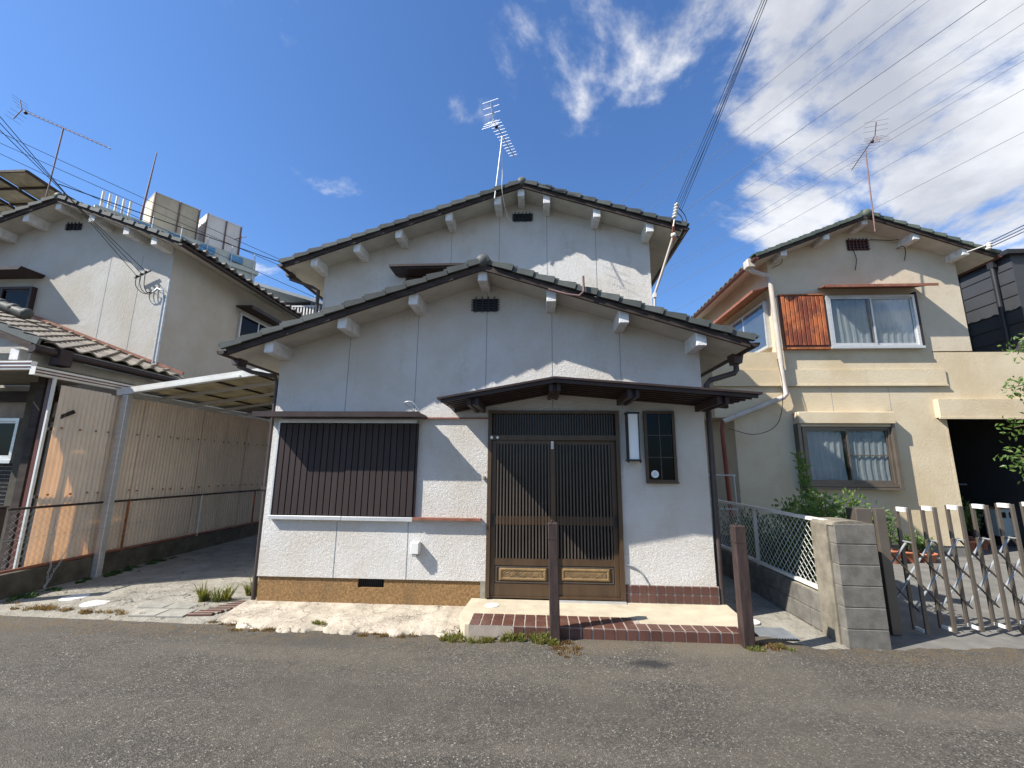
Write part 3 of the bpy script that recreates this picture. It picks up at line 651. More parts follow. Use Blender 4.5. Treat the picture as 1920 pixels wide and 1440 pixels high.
# ------------------------------------------------------------------ porch step
P_ = thing('porch_step', 'low cream concrete porch with brown tiled edge under the lattice door', 'step', (.7, 4.9, 0))
sb = G(); sb.plate([(-.76, 5.31), (-.80, 4.78), (-.70, 4.47), (1.90, 4.47), (2.06, 4.75), (2.10, 5.31)], -.02, .158); sb.build('slab', 'porch_concrete', P_)
pt = .1065
sizes = {}
def ptile(w_, dp):
    k = (round(w_, 3), round(dp, 3))
    if k not in sizes: sizes[k] = G().cbox(-w_/2+.0065, w_/2-.0065, -dp/2+.0055, dp/2-.0055, 0, .008, .003).mesh('tile', 'brown_tile')
    return sizes[k]
bed = G(); bed.box(-.66, .99, 4.452, 4.772, .1585, .163); bed.box(.9905, 1.92, 4.452, 4.615, .1585, .163); bed.box(-.66, 1.92, 4.452, 4.4695, -.01, .1583); bed.build('tile_bed', 'grout', P_)
ris = G().cbox(-pt/2+.0065, pt/2-.0065, -.007, 0, -.105, -.004, .003).mesh('tile', 'brown_tile')
for i in range(24):
    x = -.607+i*pt
    for yc, dp in (((4.524, .155), (4.659, .105), (4.742, .055)) if x < .94 else ((4.524, .155),)): inst('tile', ptile(pt, dp), (x+random.uniform(-.001, .001), yc, .1605+random.uniform(0, .0015)), P_)
    if x > -.25: inst('tile', ris, (x, 4.4515, .163), P_)
G().disc((-.50, 5.06, .1581), .075, .006, 32).build('cleanout_cover', 'plate_white', P_)
G().prism([(.21, .158), (.985, .158), (.985, .1755), (.21, .1755)], 5.22, 5.26).build('door_threshold', 'aluminium', P_)

def bollard(x, y, w_, h, lean, label):
    p = thing('timber_post', label, 'post', (x, y, 0))
    b = G(); b.cbox(x-w_/2, x+w_/2, y-w_/2, y+w_/2, -.04, h, .008)
    for q in b.v: q.x += lean*q.z
    b.build('shaft', 'post_brown', p)
    G().box(x-w_/2-.002+lean*(h-.14), x+w_/2+.002+lean*(h-.14), y-w_/2-.002, y+w_/2+.002, h-.155, h-.145).build('groove_band', 'dark_wood', p)
    G().ball((x+lean*h-.01, y, h+.008), .012, 8, 5).build('top_hook', 'black_metal', p)
    return p
bollard(.160, 4.385, .094, 1.12, -.012, 'square brown painted post standing in weeds before the sliding door')
bollard(1.895, 4.40, .105, 1.12, .0, 'square brown painted post at the right end of the tiled porch')

def lid(name, x, y, z, r, label, m='plate_white'):
    o = G().disc((x, y, z), r, .012, 30); o.disc((x, y, z+.012), r*.86, .004, 30); return tag(o.build(name, m), label, 'drain cover')
lid('drain_cover', -5.68, 5.40, .012, .15, 'round white drain cover on the driveway close beside the mossy fence wall')
lid('drain_cover', -5.22, 5.22, .010, .145, 'round white drain cover on the sunlit front of the driveway')
lid('drain_cover', 2.32, 5.28, -.002, .10, 'small round white drain cover by the side passage corner')
gt = thing('drain_grate', 'grey mesh drain grate on the ground beside the end porch post', 'drain grate', (2.36, 4.93, 0))
G().box(2.19, 2.55, 4.78, 5.08, -.01, .006).build('tray', 'void', gt)
gb = G()
for i in range(14): gb.box(2.195+i*.027, 2.205+i*.027, 4.785, 5.075, .0065, .014)
for i in range(11): gb.box(2.19, 2.55, 4.79+i*.027, 4.799+i*.027, .0145, .019)
gb.build('bars', 'galvanised', gt)

# ------------------------------------------------------------------ fences
def chainlink(parent, x, y0, y1, z0, z1, pitch, r, m, sag=0):
    g = G(); L = y1-y0; hh = z1-z0; n = int((L+hh)/pitch)
    for i in range(n+1):
        a = i*pitch-hh
        for s in (1, -1):
            # wire from (a,0) to (a+hh,hh) clipped to the frame
            t0 = max(0, -a); t1 = min(hh, L-a)
            if t1 <= t0: continue
            p = (a+t0, t0); q = (a+t1, t1)
            ya, za, yb, zb = p[0], p[1], q[0], q[1]
            if s < 0: za, zb = hh-za, hh-zb
            g.tube([(x+.003*s, y0+ya, z0+za), (x+.003*s, y0+yb, z0+zb)], r, 3, False)
    return tag(g.build('wire_mesh', m, parent), kind='stuff')
RW = thing('concrete_block_wall', 'low weathered concrete block wall along the side passage', 'wall', (2.97, 6.5, 0))
bl = G().cbox(-.06, .06, -.195, .195, 0, .182, .006).mesh('block', 'concrete_block')
for j in range(2):
    for i in range(12):
        inst('block', bl, (2.985+random.uniform(-.003, .003), 5.0+.2*j+i*.398, .005+j*.187), RW)
G().box(2.94, 3.03, 4.80, 9.8, -.02, .376).build('mortar', 'concrete_light', RW)
RF = thing('chain_link_fence', 'white framed chain-link fence on top of the low block wall beside the house', 'fence', (2.97, 6.5, .38))
G().box(2.952, 3.0, 4.83, 9.6, 1.105, 1.14).build('top_rail', 'white_paint', RF); G().box(2.952, 3.0, 4.83, 9.6, .40, .435).build('bottom_rail', 'white_paint', RF)
for y in (4.845, 6.35, 7.95, 9.55): G().box(2.957, 2.995, y-.019, y+.019, .33, 1.103).build('fence_post', 'white_paint', RF)
chainlink(RF, 2.976, 4.86, 9.53, .435, 1.105, .092, .0026, 'white_paint')
tag(G().cbox(3.02, 3.14, 4.86, 5.85, 1.09, 1.125, .006).build('plank', 'plank_orange'), 'weathered orange plank laid along the fence top above the shrub', 'plank')
PL = thing('block_pillar', 'grey concrete block gate pillar with rounded mortar cap', 'pillar', (3.12, 4.85, 0))
pb = G().cbox(-.192, .192, -.05, .05, 0, .186, .005).mesh('block', 'concrete_block')
for j in range(6): inst('block', pb, (3.122, 4.69, -.03+j*.192), PL)
pc = G(); pc.box(2.935, 3.311, 4.646, 4.735, -.03, 1.122); pc.box(2.915, 3.308, 4.742, 5.0, -.03, 1.10)
v = []; n = 9
for k in range(n):
    a = math.pi*k/(n-1); v.append((3.112-.192*math.cos(a), 1.10+.045*math.sin(a)**.6))
pc.prism(v, 4.655, 4.995); pc.build('mortar_core', 'mortar_dirty', PL)

AG = thing('accordion_gate', 'bronze folding accordion gate across the neighbour\'s driveway', 'gate', (4.6, 5.1, 0))
G().cbox(3.42, 3.58, 5.03, 5.19, -.02, 1.235, .004).build('gate_post', 'gate_bronze', AG)
G().cbox(3.60, 3.70, 5.00, 5.05, .0, 1.24, .003).build('receiver_bar', 'gate_bronze', AG)
x = 3.93; k = 0
up_ = G().cbox(-.018, .018, -.011, .011, .02, 1.25, .002).mesh('upright', 'gate_bronze')
while x < 6.6:
    yb = 5.12+.05*k*.5; yf = yb-.13
    inst('upright', up_, (x-.02, yb, .012*k), AG); inst('upright', up_, (x-.0, yf, .012*k), AG)
    G().box(x-.036, x-.002, yf+.012, yb-.012, 1.21+.012*k, 1.255+.012*k).build('top_cap', 'plate_white', AG); G().box(x-.03, x-.008, yf+.012, yb-.012, .03+.012*k, .06+.012*k).build('foot_plate', 'plate_white', AG)
    G().tube([(x-.02, yf, .90+.012*k), (x-.02, yb, .90+.012*k)], .009, 6).build('pivot', 'galvanised', AG)
    for z in (.22, .55):
        yy = (yf+yb)/2; dz = .012*k; xp = x-.285
        G().beam((xp-.01, yy-.012, z+dz+.35), (x-.01, yy-.012, z+dz), .007, .024, (0, 1, 0)).build('cross_strut', 'gate_bronze', AG)
        G().beam((xp-.01, yy+.012, z+dz), (x-.01, yy+.012, z+dz+.35), .007, .024, (0, 1, 0)).build('cross_strut', 'galvanised', AG)
    x += .285; k += 1
G().disc((4.97, 5.12, .055), .045, .03, 16, 'y').build('castor', 'black_metal', AG)

# --- left boundary: low wall, chain-link, corrugated screen, carport
LW = tag(G().cbox(-6.62, -6.47, 5.12, 11.5, -.03, .30, .012).build('boundary_wall', 'concrete_mossy'), 'low dark mossy concrete wall along the driveway', 'wall')
LF = thing('rusty_chain_link_fence', 'rusty chain-link fence on the dark wall before corrugated sheets', 'fence', (-6.5, 7.5, .3))
G().tube([(-6.5, 5.15, 1.075), (-6.5, 8, 1.06), (-6.5, 11.4, 1.05)], .016, 7).build('top_rail', 'dark_wood', LF); G().tube([(-6.5, 5.15, .33), (-6.5, 11.4, .33)], .018, 7).build('bottom_rail', 'rust_trim', LF)
G().tube([(-6.5, 5.15, .70), (-6.5, 11.4, .69)], .003, 4).build('tension_wire', 'galvanised', LF)
for y, m in ((6.75, 'rust'), (8.28, 'white_paint'), (9.9, 'rust')): G().tube([(-6.5, y, .28), (-6.5, y, 1.065)], .017, 7).build('fence_post', m, LF)
chainlink(LF, -6.5, 5.2, 11.3, .34, 1.06, .085, .0017, 'galvanised')
bp = thing('boundary_post', 'dark brown square post at the street end of the driveway fence', 'post', (-6.55, 5.06, 0))
G().cbox(-6.62, -6.48, 4.99, 5.12, -.03, 1.10, .008).build('shaft', 'post_brown', bp); G().cbox(-6.63, -6.47, 4.98, 5.13, 1.1005, 1.12, .004).build('cap', 'post_brown', bp)
for j, (y, zt, dy, h, label) in enumerate(((5.66, .92, .05, .88, 'looped rusty chain hanging down the driveway fence'), (6.05, .95, -.35, .9, 'single slack chain hung slanting down the driveway fence'))):
    c = G(); n = 30
    for i in range(n):
        t = i/(n-1); p = Vector((-6.46+.01*math.sin(i), y+dy*t+(.03*math.sin(t*3)), zt-h*t)); q = []
        for k in range(9):
            a = 2*math.pi*k/8; u = Vector((0, 1, 0)) if i % 2 else Vector((1, 0, 0)); q.append(p+u*math.cos(a)*.010+Vector((0, 0, 1))*math.sin(a)*.019)
        c.tube(q, .0032, 4, False)
    tag(c.build('chain', 'galvanised'), label, 'chain')
CS = thing('corrugated_screen', 'tall cream corrugated plastic screen behind the driveway fence', 'screen', (-6.58, 8, .3))
def sheet(y0, y1, z0, z1, x, n_p=.066):
    g = G(); n = int((y1-y0)/n_p*6); v = []
    for i in range(n+1):
        y = y0+(y1-y0)*i/n; xo = x+.011*math.sin(2*math.pi*(y/n_p))
        for z in (z0, (z0+z1)/2, z1): v.append((xo+.006*math.sin(y*3+z*2), y, z))
    g.add(v, [(i*3+j, (i+1)*3+j, (i+1)*3+j+1, i*3+j+1) for i in range(n) for j in range(2)], True); return g.build('sheet', 'corrugated_plastic', CS)
y = 5.50; i = 0
bo = G().ball((0, 0, 0), .014, 8, 5).mesh('bolt', 'rust')
while y < 11.3:
    s_ = sheet(y, y+.72, .31, 2.70-.02*(i % 2), -6.575-.007*(i % 2))
    for z in (1.22, 2.12, .6):
        for dy in (.10, .36, .60): inst('bolt', bo, (-6.556, y+dy+random.uniform(-.03, .03), z-.04*i*(.1)+random.uniform(-.01, .01)), s_) if z > 1 else None
    y += .66; i += 1
for z in (1.2, 2.1): G().box(-6.66, -6.61, 5.5, 11.3, z-.02, z+.02).build('backing_rail', 'dark_wood', CS)
CP = thing('carport', 'lean-to carport with aluminium frame and weathered translucent roof over the driveway', 'carport', (-5, 8, 0))
G().cbox(-6.47, -6.38, 6.30, 6.39, -.02, 2.70, .005).build('post', 'aluminium', CP)
for yy in (6.33,): G().beam((-6.58, yy, 2.74), (-3.36, yy, 3.20), .05, .105).build('front_beam', 'white_paint', CP)
G().beam((-6.30, 6.295, 2.755), (-4.6, 6.295, 2.995), .012, .035).build('beam_moulding', 'white_paint', CP)
G().box(-6.62, -6.50, 6.36, 11.2, 2.69, 2.76).build('eave_beam', 'aluminium', CP); G().box(-3.45, -3.36, 6.36, 11.2, 3.13, 3.19).build('wall_beam', 'aluminium', CP)
def cz(x): return 2.74+(x+6.58)*.1429
for yy in (7.0, 7.75, 8.5, 9.25, 10.0, 10.8): G().beam((-6.5, yy, cz(-6.5)-.02), (-3.46, yy, cz(-3.46)-.02), .04, .05).build('rafter', 'aluminium', CP)
for xx in (-5.9, -5.2, -4.5, -3.9): G().box(xx-.014, xx+.014, 6.36, 11.1, cz(xx)+.01, cz(xx)+.04).build('purlin', 'dark_wood', CP)
for i in range(6):
    ya = 6.37+i*.8; G().add([(-6.56, ya, cz(-6.56)+.047), (-3.42, ya, cz(-3.42)+.047), (-3.42, ya+.79, cz(-3.42)+.047), (-6.56, ya+.79, cz(-6.56)+.047), (-6.56, ya, cz(-6.56)+.05), (-3.42, ya, cz(-3.42)+.05), (-3.42, ya+.79, cz(-3.42)+.05), (-6.56, ya+.79, cz(-6.56)+.05)],
        [(3, 2, 1, 0), (4, 5, 6, 7), (0, 1, 5, 4), (1, 2, 6, 5), (2, 3, 7, 6), (3, 0, 4, 7)]).build('roof_sheet', 'roof_plastic', CP)

# ------------------------------------------------------------------ house to the left
LH = thing('neighbour_house', 'off-white stucco house with dark roof edge standing beyond the corrugated screen', 'house', (-9.5, 7.9, 0))
lineA = gable(LH, -9.84, 6.98, -12.7, -7.03, .375, .375, 7.45, 12.6, 'tile_grey', brks=(-12.2, -11.2, -10.5, -9.84, -9.05, -8.25, -7.62), wall_y=7.9, bw=.13, bh=.14, gl=False, tl=.28)
gable_wall(LH, 'upper_wall', -12.3, -7.53, .1, lineA, -9.84, 7.9, 12.4, 'stucco_left')
vent(LH, -10.05, -9.72, 7.9, 6.53, 6.68)
ev = G().tube([(0, 0, 0), (.12, 0, .0)], .05, 8).mesh('eave_tile', 'tile_dark')
for i in range(17): inst('eave_tile', ev, (-7.05, 7.75+i*.285, 6.02), LH)
a_ = G(); a_.prism([(-11.9, 5.50), (-10.28, 5.50), (-10.34, 5.43), (-11.9, 5.43)], 7.45, 7.89); a_.build('window_awning', 'brown_metal', LH)
def sliding(parent, x0, x1, y, z0, z1, fm='aluminium', cur=True, screen=False, name='window', gm='window_glass'):
    """two sash window standing proud of the wall at y"""
    f_ = G(); t = .05
    f_.box(x0, x0+t, y-.10, y-.002, z0, z1); f_.box(x1-t, x1, y-.10, y-.002, z0, z1); f_.box(x0+t, x1-t, y-.10, y-.002, z1-t, z1); f_.box(x0-.03, x1+.03, y-.13, y-.002, z0-.05, z0-.0005); f_.box(x0+t, x1-t, y-.10, y-.002, z0, z0+.03)
    w_ = f_.build(name, fm, parent); G().box(x0+t, x1-t, y-.012, y-.003, z0+.03, z1-t).build('backing', 'void', w_)
    xm = (x0+x1)/2
    for a, b, yy in ((x0+t, xm+.02, y-.085), (xm-.02, x1-t, y-.058)):
        q = G(); q.box(a, a+.032, yy-.012, yy+.012, z0+.031, z1-t-.001); q.box(b-.032, b, yy-.012, yy+.012, z0+.031, z1-t-.001); q.box(a+.032, b-.032, yy-.011, yy+.011, z1-t-.03, z1-t-.001); q.box(a+.032, b-.032, yy-.011, yy+.011, z0+.031, z0+.075)
        if screen and a > x0+.2: q.box(a+.032, b-.032, yy-.009, yy+.009, (z0+z1)/2-.01, (z0+z1)/2+.01)
        s_ = q.build('sash', fm, w_)
        G().box(a+.032, b-.032, yy-.002, yy+.002, z0+.075, z1-t-.03).build('pane', gm, s_)
    if cur:
        for a, b in ((x0+t+.02, xm-.05), (xm+.02, x1-t-.02)):
            c = G(); n = 40; v = []; ph = random.uniform(0, 6)
            for i in range(n+1):
                u = i/n
                for k in range(5):
                    zz = z0+.04+(z1-z0-.1)*k/4; v.append((a+(b-a)*u+.02*math.sin(k*1.3+ph)*(1-k/4), y-.030+.009*math.sin(u*38+ph+.5*math.sin(k))+.006*math.sin(u*90), zz))
            c.add(v, [(i*5+k, (i+1)*5+k, (i+1)*5+k+1, i*5+k+1) for i in range(n) for k in range(4)], True); c.build('curtain', 'curtain', w_)
    return w_
sliding(LH, -11.75, -10.40, 7.9, 4.3, 5.22, 'brown_metal', False, gm='dark_glass')
# window with hood in the wall over the driveway
swf = G(); swf.box(-7.528, -7.46, 9.98, 11.4, 4.68, 5.42); sw = swf.build('side_window', 'aluminium', LH)
for ya, yb in ((10.03, 10.66), (10.72, 11.35)): G().box(-7.459, -7.452, ya, yb, 4.74, 5.36).build('pane', 'dark_glass', sw)
sh_ = G(); sh_.box(-7.528, -7.10, 9.85, 11.6, 5.52, 5.56); sh_.box(-7.13, -7.10, 9.85, 11.6, 5.475, 5.519); sh_.build('window_hood', 'brown_metal', LH)
for x in (-8.9, -8.2): G().box(x-.004, x+.004, 7.8975, 7.905, 3.6, 5.9).build('wall_joint', 'sticker_grey', LH)
pipe(LH, [(-7.49, 7.86, 5.35), (-7.49, 7.86, 3.2)], .022, 'galvanised', 'conduit'); pipe(LH, [(-7.78, 7.83, 5.06), (-7.70, 7.83, 5.14), (-7.58, 7.83, 5.09), (-7.55, 7.85, 4.9), (-7.55, 7.85, 3.3)], .02, 'galvanised', 'conduit')
it = G()
for k in range(3): it.ball((-8.16+.09*k, 7.80, 5.40+.045*k), .028, 8, 6)
it.beam((-8.22, 7.82, 5.37), (-7.90, 7.82, 5.53), .025, .025); it.build('insulator_rack', 'black_metal', LH)
for k in range(3): G().tube(cr([(-8.16+.09*k, 7.79, 5.40+.045*k), (-8.14+.09*k, 7.79, 5.2), (-8.0+.06*k, 7.80, 5.05), (-7.85+.02*k, 7.82, 5.02+.03*k), (-7.77, 7.83, 5.07)]), .008, 5).build('drip_loop', 'cable', LH)
# lower roof of that house, tile by tile
ll = .357; LXE, LZE = -6.86, 3.30
def lz(x): return LZE+(LXE-x)*ll
la = math.atan(ll)
lr = G().prism([(LXE, LZE-.06), (-10.6, lz(-10.6)-.06), (-10.6, lz(-10.6)-.11), (LXE, LZE-.11)], 5.30, 7.898).build('lower_roof', 'soffit', LH)
pt_ = G(); n = 10; L = .30; cw = .275; v = []
for e, h in ((0, .010), (1, .034)):
    for i in range(n+1):
        u = i/n; prof = .030*math.sin(math.pi*min(1, u/.62)) if u < .62 else -.018*math.sin(math.pi*(u-.62)/.38)
        v.append((L*e, cw*u, h+prof))
for i in range(n+1): v.append((L, v[n+1+i][1], v[n+1+i][2]-.022))
pt_.add(v, [(i, i+1, n+2+i, n+1+i) for i in range(n)], True); pt_.add([v[n+1+i] for i in range(n+1)]+[v[2*n+2+i] for i in range(n+1)], [(i, i+1, n+2+i, n+1+i) for i in range(n)])
ptm = pt_.mesh('roof_tile', 'tile_tan')
nr = 14
for r in range(nr):
    x = LXE-.02-(r+1)*.262*math.cos(la)
    for c in range(9): inst('roof_tile', ptm, (x, 5.40+c*.27, lz(x)-.035), lr, (random.uniform(-.01, .01), la-.01, random.uniform(-.008, .008)))
vt = G(); vt.prism([(0, 0), (.30, -.005), (.30, .085), (0, .07)], -.012, .03); vt.prism([(0, .055), (.30, .07), (.30, .09), (0, .075)], .031, .15); vtm = vt.mesh('verge_tile', 'tile_grey')
for r in range(nr):
    x = LXE+.03-(r+1)*.262*math.cos(la); inst('verge_tile', vtm, (x, 5.29, lz(x)-.05), lr, (0, la-.02, 0))
G().prism([(LXE, LZE-.055), (-10.6, lz(-10.6)-.055), (-10.6, lz(-10.6)-.15), (LXE, LZE-.15)], 5.275, 5.298).build('bargeboard', 'dark_wood', LH)
G().tube([(LXE+.03, 5.27, LZE-.13), (LXE+.03, 7.7, LZE-.13)], .055, 9).build('gutter', 'brown_metal', LH); G().cbox(LXE-.05, LXE+.11, 5.56, 5.74, LZE-.30, LZE-.06, .01).build('hopper', 'brown_metal', LH)
G().beam((LXE-.05, 7.875, lz(LXE-.05)+.06), (-10.3, 7.875, lz(-10.3)+.06), .03, .05).build('roof_flashing', 'rust_trim', LH)
mo = G().ball((0, 0, 0), .042, 8, 6, (1.4, .7, .6)).mesh('mortar_pat', 'concrete_light')
for k in range(11): inst('mortar_pat', mo, (-7.2-k*.27, 7.82, lz(-7.2-k*.27)+.03), LH)
rt_ = G(); rt_.tube([(-9.2, 6.9, lz(-9.2)+.13), (-11, 6.9, lz(-11)+.13)], .09, 9)
for k in range(7): rt_.ball((-9.2-k*.27, 6.9, lz(-9.2-k*.27)+.15), .10, 9, 6)
rt_.build('hip_ridge', 'tile_grey', LH)
G().cbox(-7.22, -7.08, 5.33, 6.2, LZE-.28, LZE-.12).build('bracket', 'bracket_paint', LH)
G().cbox(-7.25, -7.02, 5.42, 7.89, 2.98, 3.14, .004).build('eave_beam', 'soffit', LH)
# porch wall faced with dark tiles
G().box(-12.3, -7.95, 6.72, 6.9, 0, 3.5).build('porch_wall', 'stucco_left', LH)
G().box(-12.3, -8.33, 6.706, 6.7195, .0, 2.62).build('tile_bed', 'grout', LH)
bt = G().cbox(-.096, .096, -.006, 0, 0, .054, .002).mesh('wall_tile', 'black_tile')
for r in range(28):
    for c in range(5):
        x = -8.36-c*.204-(.102 if r % 2 else 0); z = .62+r*.064
        if z > 2.56: continue
        if -9.7 < x < -8.42 and 1.58 < z < 2.37: continue
        inst('wall_tile', bt, (x, 6.7055, z), LH)
sliding(LH, -9.62, -8.50, 6.705, 1.68, 2.36, 'aluminium', False, gm='dark_glass')
G().box(-12.3, -8.0, 6.55, 6.72, 2.64, 2.80).build('door_lintel', 'dark_wood', LH)
G().cbox(-8.25, -8.06, 6.45, 6.70, 0, 2.95).build('porch_post', 'concrete_mossy', LH)
TR = thing('terrace_roof', 'white edged terrace roof with maroon stripes under the tan tiled roof', 'roof', (-7.5, 5.6, 0))
G().box(-9.6, -6.70, 5.20, 5.27, 2.86, 2.975).build('front_gutter', 'plate_white', TR); G().box(-6.70, -6.62, 5.20, 7.6, 2.79, 2.90).build('side_gutter', 'plate_white', TR)
for z in (2.885, 2.935): G().box(-9.6, -6.702, 5.192, 5.1995, z, z+.016).build('stripe', 'maroon', TR)
for z in (2.815, 2.855): G().box(-6.6195, -6.611, 5.205, 7.6, z, z+.014).build('stripe', 'maroon', TR)
for i in range(3): G().box(-9.6+i*.98, -8.64+i*.98, 5.28, 6.7, 2.93, 2.935).build('roof_sheet', 'roof_plastic', TR)
G().cbox(-6.632, -6.597, 5.43, 5.462, .3, 2.788, .004).build('post', 'white_paint', TR); G().cbox(-7.25, -7.12, 5.75, 5.88, -.02, 2.92, .006).build('post', 'dark_wood', TR); G().cbox(-6.90, -6.84, 5.6, 5.66, -.02, 2.9, .004).build('post', 'maroon', TR)
G().beam((-6.63, 5.46, 2.18), (-6.55, 5.72, 2.36), .03, .05).build('bracket_arm', 'dark_wood', TR)

# ------------------------------------------------------------------ house to the right
RH = thing('cream_house', 'cream rendered house with rusty shutter box and wide dark carport opening', 'house', (7, 9.3, 0))
RY = 9.3
lineR = gable(RH, 7.10, 7.02, 4.74, 9.52, .385, .40, 8.86, 13.3, 'tile_green', brks=(5.30, 6.22, 7.05, 8.05, 8.98), wall_y=RY, bw=.13, bh=.10, gut='maroon', tl=.27, ball=.10)
gable_wall(RH, 'upper_wall', 5.13, 9.10, 4.11, lineR, 7.10, RY, 13.1, 'wall_ivory')
G().box(4.12, 8.30, RY, 13.0, .205, 4.109).build('lower_wall', 'wall_cream', RH)
G().box(4.14, 8.28, RY+.015, 12.9, -.02, .2045).build('foundation', 'yard_concrete', RH)
bc = G(); bc.box(3.74, 8.46, RY-.035, RY-.002, 3.37, 3.715); bc.box(3.74, 4.118, RY, 11.5, 2.70, 4.10); bc.box(3.74, 8.46, RY-.06, RY-.036, 3.36, 3.39); bc.build('band_course', 'wall_cream', RH)
for x in (6.15, 7.3): G().box(x-.004, x+.004, RY-.0025, RY+.002, 2.62, 3.355).build('wall_joint', 'sticker_grey', RH)
wg = G(); wg.box(8.302, 14, RY, RY+.2, 2.70, 4.085); wg.box(8.302, 14, RY+.2, 13.0, 3.0, 4.08); wg.build('carport_wing', 'wall_cream', RH)
lg = G(); lg.box(8.14, 14, RY-.12, RY-.001, 2.70, 3.07); lg.box(8.10, 14, RY-.14, RY-.121, 2.665, 2.70); lg.build('lintel_fascia', 'wall_cream', RH)
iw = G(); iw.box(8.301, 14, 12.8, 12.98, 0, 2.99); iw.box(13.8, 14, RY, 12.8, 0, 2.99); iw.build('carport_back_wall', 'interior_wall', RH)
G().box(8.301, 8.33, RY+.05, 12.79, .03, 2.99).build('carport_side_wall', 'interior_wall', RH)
G().box(8.301, 8.345, RY-.003, RY+.049, .03, 2.699).build('carport_jamb', 'wall_cream', RH)
vent(RH, 6.90, 7.36, RY, 6.43, 6.69, 'maroon', 6, 4)
sliding(RH, 6.24, 8.05, RY, 4.20, 5.34, 'aluminium', True)
tbx = G().box(5.285, 6.20, RY-.07, RY-.002, 4.19, 5.36).build('shutter_box', 'maroon', RH)
me = G().cbox(-.036, .036, -.026, 0, 4.235, 5.33, .004).mesh('board', 'rust_boards')
for i in range(10): inst('board', me, (5.333+i*.0905, RY-.0702, 0), tbx)
G().box(5.27, 6.215, RY-.10, RY-.002, 4.15, 4.188).build('shutter_box_sill', 'rust', RH); G().box(5.27, 6.215, RY-.09, RY-.002, 5.362, 5.39).build('shutter_box_top', 'rust', RH)
def hood(parent, x0, x1, y, z, dp, m):
    h = G(); v = [(x0-.12, y-dp, z), (x1+.12, y-dp, z), (x1, y-.002, z+.10), (x0, y-.002, z+.10)]
    h.add([q for q in v]+[(q[0], q[1], q[2]+.02) for q in v], [(3, 2, 1, 0), (4, 5, 6, 7), (0, 1, 5, 4), (1, 2, 6, 5), (2, 3, 7, 6), (3, 0, 4, 7)])
    h.box(x0-.12, x1+.12, y-dp-.012, y-dp-.0005, z-.035, z+.02); return h.build('window_hood', m, parent)
hood(RH, 6.16, 8.16, RY, 5.43, .42, 'rust_trim')
G().box(8.06, 8.105, RY-.10, RY-.003, 4.17, 5.40).build('window_side_frame', 'brown_metal', RH)
# side wall: window, hood, gutter pipe
sf = G(); sf.box(5.03, 5.128, 9.42, 11.4, 4.25, 5.32); sf = sf.build('side_window', 'aluminium', RH)
for ya, yb in ((9.47, 10.38), (10.45, 11.34)): G().box(5.018, 5.0295, ya, yb, 4.31, 5.26).build('pane', 'window_glass', sf); 
hs = G(); v = [(4.70, 9.15, 5.45), (4.70, 12.3, 5.45), (5.128, 12.2, 5.58), (5.128, 9.25, 5.58)]
hs.add(v+[(q[0], q[1], q[2]+.02) for q in v], [(3, 2, 1, 0), (4, 5, 6, 7), (0, 1, 5, 4), (1, 2, 6, 5), (2, 3, 7, 6), (3, 0, 4, 7)]); hs.box(4.685, 4.6995, 9.15, 12.3, 5.42, 5.48); hs.build('side_window_hood', 'rust_trim', RH)
pipe(RH, [(4.66, 9.12, 6.10), (4.66, 9.12, 5.96), (4.75, 9.13, 5.88), (5.06, 9.18, 5.80), (5.10, 9.18, 5.70), (5.13, 9.16, 3.45), (5.16, 9.15, 3.17), (5.08, 9.14, 3.10), (4.5, 9.14, 2.86), (3.84, 9.16, 2.60)], .052, 'cream_pipe')
G().cbox(4.57, 4.75, 9.02, 9.22, 5.95, 6.15, .02).build('hopper', 'cream_pipe', RH)
pipe(RH, [(3.84, 9.16, 2.62), (3.80, 9.16, 2.4), (3.86, 9.16, 0)], .045, 'red_pipe')
G().tube(cr([(5.12, 9.10, 5.95), (5.35, 9.1, 6.1), (5.32, 9.05, 6.45)]), .008, 5).build('loose_cable', 'cable', RH)
G().tube(cr([(5.0, 9.05, 3.9), (5.02, 9.02, 3.2), (4.85, 9.02, 2.55), (4.4, 9.05, 2.33), (3.9, 9.1, 2.45)]), .007, 5).build('loose_cable', 'cable', RH)
G().tube(cr([(7.0, 9.27, 6.43), (7.03, 9.26, 6.2), (6.98, 9.27, 5.95)]), .008, 5).build('loose_cable', 'cable', RH); G().tube(cr([(7.38, 9.26, 6.66), (7.9, 9.22, 6.62), (8.1, 9.18, 6.75)]), .008, 5).build('loose_cable', 'cable', RH)
G().tube(cr([(7.9, 9.26, 6.42), (8.0, 9.2, 6.46), (8.05, 9.22, 6.35), (8.04, 9.27, 6.15)]), .008, 5).build('loose_cable', 'cable', RH)
# ground floor window with its roller box
sliding(RH, 5.42, 7.14, RY, 1.36, 2.50, 'gate_bronze', True, True)
rb = G(); rb.cbox(5.32, 7.20, RY-.20, RY-.002, 2.56, 2.80, .01); rb.box(5.36, 7.16, RY-.14, RY-.002, 2.505, 2.559); rb.build('roller_shutter_box', 'wall_cream', RH)
for x in (5.335, 7.165): G().box(x-.03, x+.03, RY-.16, RY-.002, 1.30, 2.558).build('shutter_guide', 'gate_bronze', RH)
G().box(5.30, 7.20, RY-.17, RY-.003, 1.255, 1.2995).build('window_ledge', 'gate_bronze', RH)
ri = G()
for k in range(3): ri.ball((9.32+.02*k, 8.80, 6.16+.055*k), .05, 9, 6, (1, 1, .6))
ri.tube([(8.95, 8.86, 6.12), (9.35, 8.80, 6.26)], .012, 5); ri.build('insulator', 'porcelain', RH)
AC = thing('air_conditioner', 'small pale boxy unit standing inside the dark carport', 'appliance', (10.6, 10.7, 0))
ac = G(); ac.cbox(10.2, 10.75, 10.6, 10.9, .22, .82, .015); ac.build('casing', 'pale_block', AC)
